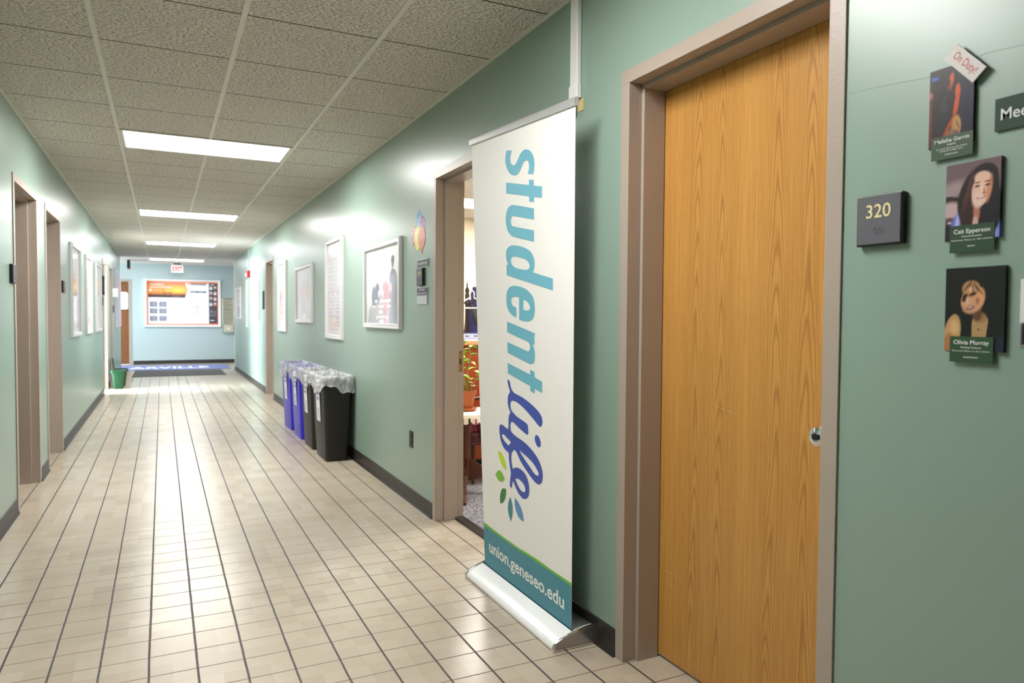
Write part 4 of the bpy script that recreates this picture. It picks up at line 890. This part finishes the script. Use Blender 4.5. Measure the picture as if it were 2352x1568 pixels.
# ---------------------------------------------------------------- green bins by the left wall
GREENP = mat('bin_green', srgb(0, 68, 38), 0.4)
def green_bin(x_, y_, label, lid):
    t_ = thing('green_bin', (x_, y_, 0), label, 'bin', 'green bins by the far left doorways')
    bm = bmesh.new(); rings = []
    for z_, w, l in ((0, 0.14, 0.16), (0.01, 0.15, 0.17), (0.27, 0.19, 0.21), (0.272, 0.225, 0.245), (0.31, 0.23, 0.25), (0.31, 0.205, 0.225), (0.02, 0.13, 0.15)):
        rings.append([bm.verts.new((x_+a, y_+b, z_)) for a, b in rounded(w, l, 0.03)])
    n = len(rings[0])
    for A, B in zip(rings, rings[1:]):
        for i in range(n): bm.faces.new((A[i], A[(i+1) % n], B[(i+1) % n], B[i]))
    bm.faces.new(rings[0][::-1]); bm.faces.new(rings[-1]); obj('bin_body', bm, GREENP, t_, smooth=True)
    bm = bmesh.new()
    if lid: prism(bm, [(-0.11, 0.0), (-0.1, 0.014), (0.1, 0.014), (0.11, 0.0)], lambda a, b, d: Vector((x_-0.1-b-(a+0.11)*0.12, y_+d, 0.312+(a+0.11)*0.9)), -0.12, 0.12)
    else: prism(bm, rounded(0.235, 0.255, 0.03), lambda a, b, d: Vector((x_+a, y_+b, 0.311+d)), 0, 0.012)
    obj('bin_lid', bm, GREENP, t_)
green_bin(-0.69, 14.15, 'nearer green bin standing on the tiles by the left wall', False)
green_bin(-0.68, 14.72, 'green bin with raised lid behind the nearer green bin', True)

# ---------------------------------------------------------------- far end
ds = Paint(200, 130, (250, 250, 252), 0.69)
ds.rc(0, 0, 1, 1, (255, 140, 90)).rc(0.012, 0.02, 0.955, 0.97, (240, 120, 70), 0.02, 0.5).rc(0.02, 0.03, 0.87, 0.955, (252, 252, 253)).rc(0.86, 0.035, 0.985, 0.97, (70, 62, 72))
ds.poly([(0.02, 0.63), (0.02, 0.965), (0.525, 0.965), (0.56, 0.8), (0.52, 0.63)], (244, 150, 50))
msk = ((ds.U < 0.545) & (ds.U > 0.02) & (ds.V > 0.63) & (ds.V < 0.965) & (ds.U < 0.525+0.035*(1-np.abs(ds.V-0.8)/0.165))).astype(float)
gl_ = np.clip(1-np.hypot((ds.U-0.43)/0.22, (ds.V-0.8)/0.11), 0, 1); ds.put(msk*gl_, (255, 226, 96)); ds.put(msk*np.clip((ds.V-0.9)/0.06, 0, 1), (206, 78, 40)); ds.put(msk*np.clip((0.73-ds.V)/0.05, 0, 1), (120, 56, 60)); ds.put(msk*(ds.V < 0.672), (70, 52, 60))
ds.rc(0.21, 0.727, 0.35, 0.738, (96, 44, 50)).rc(0.24, 0.69, 0.25, 0.73, (120, 50, 50)).rc(0.31, 0.69, 0.32, 0.73, (120, 50, 50)).rc(0.265, 0.69, 0.275, 0.72, (230, 120, 60)).rc(0.29, 0.69, 0.3, 0.72, (230, 120, 60))
ds.el(0.052, 0.79, 0.022, 0.032, (252, 240, 236), 0.2).marks(0.085, 0.775, 0.3, 0.8, 1, (255, 224, 200), 0.8).marks(0.36, 0.655, 0.51, 0.67, 1, (255, 170, 150), 0.8)
for y_ in (0.92, 0.745): ds.rc(0.595, y_, 0.82, y_+0.035, (84, 84, 92)).marks(0.6, y_+0.008, 0.8, y_+0.028, 1, (230, 230, 236), 0.9)
ds.el(0.575, 0.935, 0.014, 0.014, (224, 90, 50), 0.4).el(0.585, 0.762, 0.008, 0.012, (240, 130, 110), 0.4)
for i, x_ in enumerate((0.045, 0.17)):
    for j, y_ in enumerate((0.415, 0.265, 0.095)): ds.rc(x_, y_, x_+0.098, y_+0.11, (104, 104, 124)).rc(x_+0.012, y_+0.014, x_+0.086, y_+0.098, (160, 158, 172)).marks(x_+0.015, y_+0.02, x_+0.085, y_+0.09, 4, (140, 138, 156), 0.5)
ds.marks(0.05, 0.555, 0.24, 0.6, 1, (236, 236, 246), 0.9).marks(0.31, 0.5, 0.52, 0.56, 2, (242, 242, 248), 0.9).rc(0.31, 0.2, 0.55, 0.23, (238, 238, 242)).rc(0.57, 0.13, 0.81, 0.135, (226, 226, 230)).rc(0.57, 0.57, 0.81, 0.575, (230, 230, 234)).rc(0.568, 0.13, 0.572, 0.575, (228, 228, 232)).rc(0.81, 0.13, 0.814, 0.575, (228, 228, 232))
ds.rc(0.688, 0.22, 0.7, 0.41, (240, 190, 180)).el(0.694, 0.42, 0.014, 0.022, (238, 170, 150), 0.4).rc(0.64, 0.23, 0.648, 0.29, (240, 200, 196)).rc(0.735, 0.24, 0.742, 0.27, (240, 200, 196)).rc(0.78, 0.22, 0.784, 0.34, (244, 214, 206))
ds.rc(0.885, 0.93, 0.935, 0.945, (226, 226, 232))
for i, x_ in enumerate((0.889, 0.948)):
    for j in range(4): ds.el(x_, 0.865-j*0.125, 0.022, 0.038, ((220, 196, 180), (206, 200, 196), (226, 190, 170), (190, 178, 180))[(i+j) % 4], 0.3).el(x_, 0.84-j*0.125, 0.02, 0.02, ((240, 240, 244), (196, 120, 110), (120, 110, 120), (236, 230, 236))[(i*2+j) % 4], 0.4)
ds.marks(0.87, 0.21, 0.965, 0.36, 5, (200, 198, 206), 0.7).rc(0.88, 0.095, 0.935, 0.115, (240, 236, 240)).rc(0.872, 0.095, 0.879, 0.115, (240, 110, 90))
db = framed('display_board', on_far(-0.405, 0.975), 1.83, 1.255, ds, 'wide display board with sunset banner and orange border on the far wall', None, fw_=0.055, cat='notice board', fm=WHITEP, dp=0.05)
bm = bmesh.new(); Q = Plane(on_far(-0.405, 0.975)(0.051, 0.051, 0.008), (1, 0, 0), (0, 0, 1)); W_, H_ = 1.73, 1.15
for s_, yy, ww, hh in (('STUDENT', 0.905, 0.33, 0.05), ('ASSOCIATION', 0.84, 0.5, 0.05)): add_text(bm, s_, Q, 0.045*W_, yy*H_-0.0, hh, ww, bold=0.02, d=0.0022, align='l')
obj('lettering', bm, INKW, db)
lr = thing('brochure_rack', (1.6, YF, 0.83), 'tall beige slotted wall rack right of the display board', 'brochure rack')
BEI = mat('rack_beige', srgb(206, 200, 178), 0.5); P = on_far(1.465, 0.83)
bm = bmesh.new(); slab(bm, P, 0, 0.29, 0, 0.94, 0, 0.03); slab(bm, P, 0, 0.02, 0, 0.94, 0.03, 0.09); slab(bm, P, 0.27, 0.29, 0, 0.94, 0.03, 0.09); slab(bm, P, 0, 0.29, 0.92, 0.94, 0.03, 0.09); slab(bm, P, 0, 0.29, 0, 0.2, 0.03, 0.09)
obj('rack_body', bm, BEI, lr, bev=0.004)
for k in range(13):
    zz = 0.21+k*0.054
    bm = bmesh.new(); prism(bm, [(0.03, zz), (0.085, zz+0.004), (0.088, zz+0.034), (0.084, zz+0.034), (0.08, zz+0.008), (0.03, zz+0.006)], lambda a, b, d: P(d, b, a), 0.02, 0.27)
    obj('slot_shelf', bm, BEI, lr)
bm = bmesh.new(); lathe(bm, [(0.038, 0), (0.038, 0.003)], P(0.15, 0.1, 0.093), 24, axis='y'); obj('round_sticker', bm, PAPER, lr)
ex = thing('exit_sign', (0.36, 20.2, CZ), 'lit exit sign with red letters hanging from the ceiling at the far end', 'exit sign')
P = Plane((0.222, 20.2, 2.375), (1, 0, 0), (0, 0, 1))
bm = bmesh.new(); slab(bm, P, 0.06, 0.22, 0.215, 0.24, -0.05, 0.03); obj('canopy', bm, BLACKP, ex, bev=0.003)
bm = bmesh.new(); slab(bm, P, 0, 0.285, 0, 0.205, -0.04, 0.0); slab(bm, P, 0.1, 0.18, 0.2, 0.22, -0.03, -0.01); obj('sign_housing', bm, WHITEP, ex, bev=0.005)
bm = bmesh.new(); slab(bm, P, 0.012, 0.273, 0.012, 0.193, 0, 0.003); fc = obj('sign_face', bm, mat('exit_face', srgb(250, 226, 220), 0.4, emit=0.16), ex)
bm = bmesh.new(); add_text(bm, 'EXIT', P, 0.1425, 0.04, 0.12, 0.225, bold=0.025, d=0.0045); obj('lettering', bm, mat('exit_red', srgb(236, 60, 56), 0.4, emit=0.12), fc)
hs = thing('hanging_sign', (-0.71, 19.6, CZ), 'narrow dark hanging sign seen edge-on at the far left of the ceiling', 'sign')
bm = bmesh.new(); bx(bm, -0.742, -0.68, 19.45, 19.75, 2.41, CZ-0.01); bx(bm, -0.735, -0.687, 19.56, 19.64, CZ-0.012, CZ); obj('sign_box', bm, BLACKP, hs, bev=0.004)
bm = bmesh.new(); bx(bm, -0.736, -0.686, 19.455, 19.745, 2.396, 2.411); obj('red_edge', bm, mat('red_edge', srgb(190, 90, 90), 0.5), hs)
MATB = mat('mat_blue', srgb(112, 122, 172), 0.9, bump=0.5, bscale=400); MATG = mat('mat_grey', srgb(92, 90, 90), 0.95, bump=0.8, bscale=300, var=0.2, vscale=60)
bmt = thing('blue_mat', (0.3, 19.3, 0), 'blue floor mat with white letters by the far wall', 'mat')
bm = bmesh.new(); prism(bm, [(-1.2, 18.56), (1.49, 18.50), (1.49, 20.0), (-1.2, 20.2)], lambda a, b, d: Vector((a, b, d)), 0.0, 0.008); pm = obj('mat_pile', bm, MATB, bmt)
bm = bmesh.new(); Pm = Plane((-0.76, 18.95, 0.008), (1, 0, 0), (0, 1, 0)); add_text(bm, 'ARVILLE', Pm, 0.92, 0.0, 0.62, 1.75, bold=0.03, d=0.001); obj('mat_lettering', bm, PAPER, pm)
gm = thing('grey_mat', (0.35, 17.4, 0), 'dark grey ribbed entrance mat in front of the blue mat', 'mat')
bm = bmesh.new(); prism(bm, [(-0.57, 16.6), (1.25, 16.6), (1.25, 18.25), (-0.56, 18.42)], lambda a, b, d: Vector((a, b, d)), 0.0, 0.010); pg = obj('mat_pile', bm, MATG, gm)

# ---------------------------------------------------------------- office seen through the slit
st = thing('pedestal_table', (1.985, 4.78, 0.008), 'small round dark wood pedestal table with curved legs inside the office', 'table')
c0 = Vector((1.985, 4.78, 0.008))
bm = bmesh.new(); lathe(bm, [(0.03, 0.12), (0.036, 0.16), (0.03, 0.2), (0.028, 0.4), (0.034, 0.5), (0.05, 0.56), (0.05, 0.58)], c0, 24); obj('column', bm, DARKWOOD, st, smooth=True)
bm = bmesh.new(); lathe(bm, [(0.2, 0.578), (0.215, 0.583), (0.215, 0.592), (0.2, 0.597)], c0, 40); obj('tabletop', bm, DARKWOOD, st, smooth=True)
legp = [(0.02, 0.26), (0.06, 0.235), (0.11, 0.2), (0.17, 0.19), (0.23, 0.175), (0.28, 0.13), (0.32, 0.06), (0.37, 0.02), (0.37, 0.0), (0.33, 0.0), (0.285, 0.03), (0.25, 0.085), (0.2, 0.12), (0.14, 0.12), (0.08, 0.1), (0.03, 0.09), (0.02, 0.09)]
for dx, dy in ((-0.40, -0.916), (0.916, -0.40), (-0.1, 0.995)):
    bm = bmesh.new(); prism(bm, legp, lambda a, b, d, dx=dx, dy=dy: c0+Vector((dx*a-dy*d, dy*a+dx*d, b)), -0.011, 0.011); obj('leg', bm, DARKWOOD, st, bev=0.003)
LACE = mat('lace_white', srgb(244, 240, 228), 0.8)
dl = bmesh.new(); n_ = 96; R1 = []
for (r_, z_) in ((0.0, 0.609), (0.215, 0.609), (0.225, 0.604), (0.235, 0.575), (0.242, 0.555)):
    ring = []
    for k in range(n_):
        a = 2*math.pi*k/n_; sc = abs(math.sin(a*12))
        zz = z_-(0.022*sc if z_ < 0.56 else 0.0)+(0.008*math.sin(a*6) if z_ < 0.58 else 0)
        ring.append(dl.verts.new(c0+Vector((r_*math.cos(a), r_*math.sin(a), zz-0.008+0.001))))
    R1.append(ring)
for j, (A, B) in enumerate(zip(R1[1:], R1[2:])):
    for k in range(n_):
        if j == 2 and k % 3 == 1: continue
        dl.faces.new((A[k], A[(k+1) % n_], B[(k+1) % n_], B[k]))
dl.faces.new(R1[1]); bmesh.ops.delete(dl, geom=R1[0], context='VERTS')
doily = obj('lace_doily', dl, LACE, None, org=tuple(c0+Vector((0, 0, 0.6))))
s_ = doily.modifiers.new('solid', 'SOLIDIFY'); s_.thickness = 0.002; tag(doily, 'white lace doily draped over the small round table', 'doily')
pp = thing('potted_plant', c0+Vector((-0.005, 0, 0.603)), 'leafy green plant in a terracotta pot on the lace doily', 'plant'); pc0 = c0+Vector((-0.005, 0, 0.603))
bm = bmesh.new(); lathe(bm, [(0.05, 0), (0.075, 0.004), (0.088, 0.02), (0.082, 0.022), (0.07, 0.01), (0.05, 0.008)], pc0, 32); obj('saucer', bm, TERRA, pp, smooth=True)
bm = bmesh.new(); lathe(bm, [(0.05, 0.01), (0.072, 0.115), (0.08, 0.116), (0.083, 0.148), (0.074, 0.148), (0.07, 0.12), (0.04, 0.118)], pc0, 32); obj('pot', bm, TERRA, pp, smooth=True)
bm = bmesh.new(); lathe(bm, [(0.0735, 0.12), (0.0735, 0.132)], pc0, 24); obj('soil', bm, DARKWOOD, pp)
rg = random.Random(11)
stems = [((-0.02, 0.0), (-0.03, 0.01, 0.47)), ((0.015, 0.01), (0.035, 0.0, 0.46)), ((0.0, -0.02), (-0.05, -0.03, 0.40)), ((0.03, 0.0), (0.10, -0.01, 0.27)), ((-0.01, 0.02), (0.0, 0.06, 0.5))]
def leaf(bm, p, d, L, w):
    d = Vector(d).normalized(); s = d.cross(Vector((0, 0, 1))).normalized(); n = s.cross(d); N = 7; prev = None
    for k in range(N):
        q = k/(N-1); ww = w*math.sin(math.pi*min(q*1.15, 1)**0.75)*(1-q*0.15)+0.0008; c = p+d*L*q+Vector((0, 0, -0.35*L*q*q))
        row = [bm.verts.new(c-s*ww+n*ww*0.35), bm.verts.new(c), bm.verts.new(c+s*ww+n*ww*0.35)]
        if prev: bm.faces.new((prev[0], prev[1], row[1], row[0])); bm.faces.new((prev[1], prev[2], row[2], row[1]))
        prev = row
bl = bmesh.new()
for (sx, sy), (ex_, ey, ez) in stems:
    a, b = Vector((sx, sy, 0.12)), Vector((ex_, ey, ez)); pts = [pc0+a.lerp(b, k/6)+Vector((0.008*math.sin(k*1.7), 0, 0)) for k in range(7)]
    bm = bmesh.new(); tube(bm, pts, [0.006-0.0005*k for k in range(7)], 8); obj('stem', bm, STEMG, pp, smooth=True)
    for k in range(2, 7):
        for _ in range(2 if k > 3 else 1):
            an = rg.uniform(0, 6.28); leaf(bl, pts[k], (math.cos(an), math.sin(an), rg.uniform(-0.1, 0.6)), rg.uniform(0.07, 0.11), rg.uniform(0.017, 0.026))
o = obj('foliage', bl, LEAFG, pp, smooth='all', recalc=False)
# reception counter
rc_ = thing('reception_counter', (2.75, 5.95, 0.008), 'cherry wood reception counter behind the potted plant', 'counter')
bm = bmesh.new(); bx(bm, 1.95, 3.6, 5.66, 6.2, 0.008, 0.06); obj('toe_kick', bm, BLACKP, rc_)
bm = bmesh.new(); bx(bm, 1.92, 3.63, 5.62, 6.22, 0.06, 1.05); obj('counter_body', bm, CHERRY, rc_)
bm = bmesh.new(); bx(bm, 1.9, 3.65, 5.59, 6.25, 1.05, 1.085); obj('counter_edge', bm, mat('counter_tan', srgb(206, 160, 110), 0.4), rc_, bev=0.004)
bm = bmesh.new(); bx(bm, 1.9, 3.65, 5.59, 6.25, 1.085, 1.1); obj('counter_top', bm, WHITEP, rc_, bev=0.003)
npl = thing('name_plate', (2.42, 5.64, 1.1), 'long white and blue strip sign standing on the reception counter', 'sign')
P = Plane((2.3, 5.62, 1.1), (1, 0, 0), (0, 0, 1))
bm = bmesh.new(); slab(bm, P, 0, 0.3, 0, 0.055, -0.01, 0); pb_ = obj('plate', bm, PAPER, npl)
bm = bmesh.new(); slab(bm, P, 0, 0.3, 0.004, 0.01, 0, 0.001); slab(bm, P, 0, 0.3, 0.045, 0.055, 0, 0.001); add_text(bm, 'MCMILLAN', P, 0.15, 0.017, 0.022, 0.26, bold=0.01, d=0.0012)
obj('plate_print', bm, mat('print_navyblue', srgb(90, 100, 170), 0.5), pb_)
# guest chair
gc = thing('guest_chair', (2.35, 5.2, 0.008), 'burgundy leather guest chair with nailhead trim behind the small table', 'chair')
bm = bmesh.new(); bx(bm, 2.12, 2.62, 4.98, 5.44, 0.40, 0.485); obj('seat', bm, BURG, gc, bev=0.02)
bm = bmesh.new(); bx(bm, 2.11, 2.63, 4.97, 5.45, 0.31, 0.405); sk = obj('seat_rail', bm, mat('burgundy_shaded', srgb(88, 26, 44), 0.45), gc, bev=0.006)  # same leather darkened, the front's shade is put into the colour
NB = mat('nail_brass', srgb(200, 170, 130), 0.3, 0.8)
for k in range(14):
    for zz in (0.325, 0.39):
        bm = bmesh.new(); lathe(bm, [(0.005, -0.003), (0.003, -0.0055)], (2.125+k*0.0215, 4.97, zz), 8, axis='y'); obj('nailhead', bm, NB, sk)
bm = bmesh.new(); bx(bm, 2.56, 2.63, 5.0, 5.42, 0.485, 0.86); obj('backrest', bm, BURG, gc, bev=0.02)
for a, b in ((2.135, 5.0), (2.605, 5.0), (2.135, 5.42), (2.605, 5.42)):
    bm = bmesh.new(); tube(bm, [(a, b, 0.32), (a, b, 0.2), (a, b, 0.008)], [0.022, 0.018, 0.014], 10); obj('leg', bm, DARKWOOD, gc, smooth=True)
for b in (4.955, 5.465):
    bm = bmesh.new(); tube(bm, [(2.20, b, 0.36), (2.18, b, 0.46), (2.22, b, 0.58), (2.36, b, 0.61), (2.58, b, 0.62)], 0.017, 10); obj('armrest', bm, DARKWOOD, gc, smooth=True)
# coat rack, jacket, hanger, umbrella
RX, RY = 2.755, 6.62
ck = thing('coat_rack', (RX, RY, 0.008), 'dark wooden coat rack with turned finial behind the counter', 'coat rack')
bm = bmesh.new(); lathe(bm, [(0.02, 0.05), (0.022, 0.5), (0.02, 1.4), (0.027, 1.42), (0.018, 1.44), (0.024, 1.5), (0.016, 1.52), (0.024, 1.55), (0.012, 1.575), (0.006, 1.59), (0.009, 1.605), (0.003, 1.63)], (RX, RY, 0.008), 16); obj('pole', bm, mat('rack_black', srgb(52, 36, 30), 0.4), ck, smooth=True)
for k in range(4):
    a = k*math.pi/2+0.5; c_, s2 = math.cos(a), math.sin(a)
    bm = bmesh.new(); tube(bm, [(RX, RY, 1.44), (RX+0.07*c_, RY+0.07*s2, 1.43), (RX+0.12*c_, RY+0.12*s2, 1.47), (RX+0.13*c_, RY+0.13*s2, 1.53)], 0.008, 8); obj('hook', bm, mat('rack_black', None), ck, smooth=True)
    bm = bmesh.new(); tube(bm, [(RX, RY, 0.16), (RX+0.14*c_, RY+0.14*s2, 0.12), (RX+0.25*c_, RY+0.25*s2, 0.012)], 0.013, 8); obj('foot', bm, mat('rack_black', None), ck, smooth=True)
hg = thing('coat_hanger', (RX+0.05, RY-0.09, 1.46), 'white plastic coat hanger hanging on the coat rack', 'hanger')
bm = bmesh.new(); hx, hy = RX+0.0, RY-0.13
tube(bm, [(hx-0.02, hy, 1.46), (hx-0.025, hy, 1.53), (hx, hy, 1.555), (hx+0.022, hy, 1.53), (hx+0.02, hy, 1.48), (hx+0.2, hy, 1.40), (hx+0.2, hy, 1.38), (hx-0.2, hy, 1.38), (hx-0.2, hy, 1.40), (hx-0.02, hy, 1.48)], 0.007, 8)
obj('hanger_wire', bm, WHITEP, hg, smooth=True)
jk = thing('navy_jacket', (RX+0.15, RY+0.12, 0.75), 'navy blue jacket hung on the coat rack', 'jacket'); jx, jy = RX+0.15, RY+0.12
bm = bmesh.new(); rings = []
for z_, w, d_ in ((0.75, 0.24, 0.08), (0.9, 0.235, 0.09), (1.1, 0.22, 0.095), (1.3, 0.2, 0.09), (1.42, 0.17, 0.08), (1.5, 0.12, 0.06), (1.56, 0.07, 0.045), (1.6, 0.05, 0.035)):
    rings.append([bm.verts.new((jx+(w/2+0.012*math.sin(5*a+z_*6))*math.cos(a)*1.15, jy+(d_/2)*math.sin(a)*1.3, z_)) for a in [2*math.pi*k/40 for k in range(40)]])
for A, B in zip(rings, rings[1:]):
    for i in range(40): bm.faces.new((A[i], A[(i+1) % 40], B[(i+1) % 40], B[i]))
bm.faces.new(rings[0][::-1]); bm.faces.new(rings[-1]); obj('jacket_body', bm, NAVY, jk, smooth=True)
um = thing('folded_umbrella', (RX+0.02, RY-0.13, 1.1), 'short folded black umbrella hanging from the coat rack', 'umbrella')
bm = bmesh.new(); ua, ub = Vector((RX+0.0, RY-0.1, 1.42)), Vector((RX+0.07, RY-0.13, 1.2)); tube(bm, [ua.lerp(ub, q) for q in (0, 0.12, 0.3, 0.6, 0.9, 1)], [0.008, 0.022, 0.028, 0.034, 0.03, 0.02], 10); obj('canopy', bm, mat('umbrella_black', srgb(40, 42, 46), 0.6), um, smooth=True)
bm = bmesh.new(); tube(bm, [ub, ub+(ub-ua)*0.25], 0.018, 10); obj('handle', bm, BLACKP, um, smooth=True)
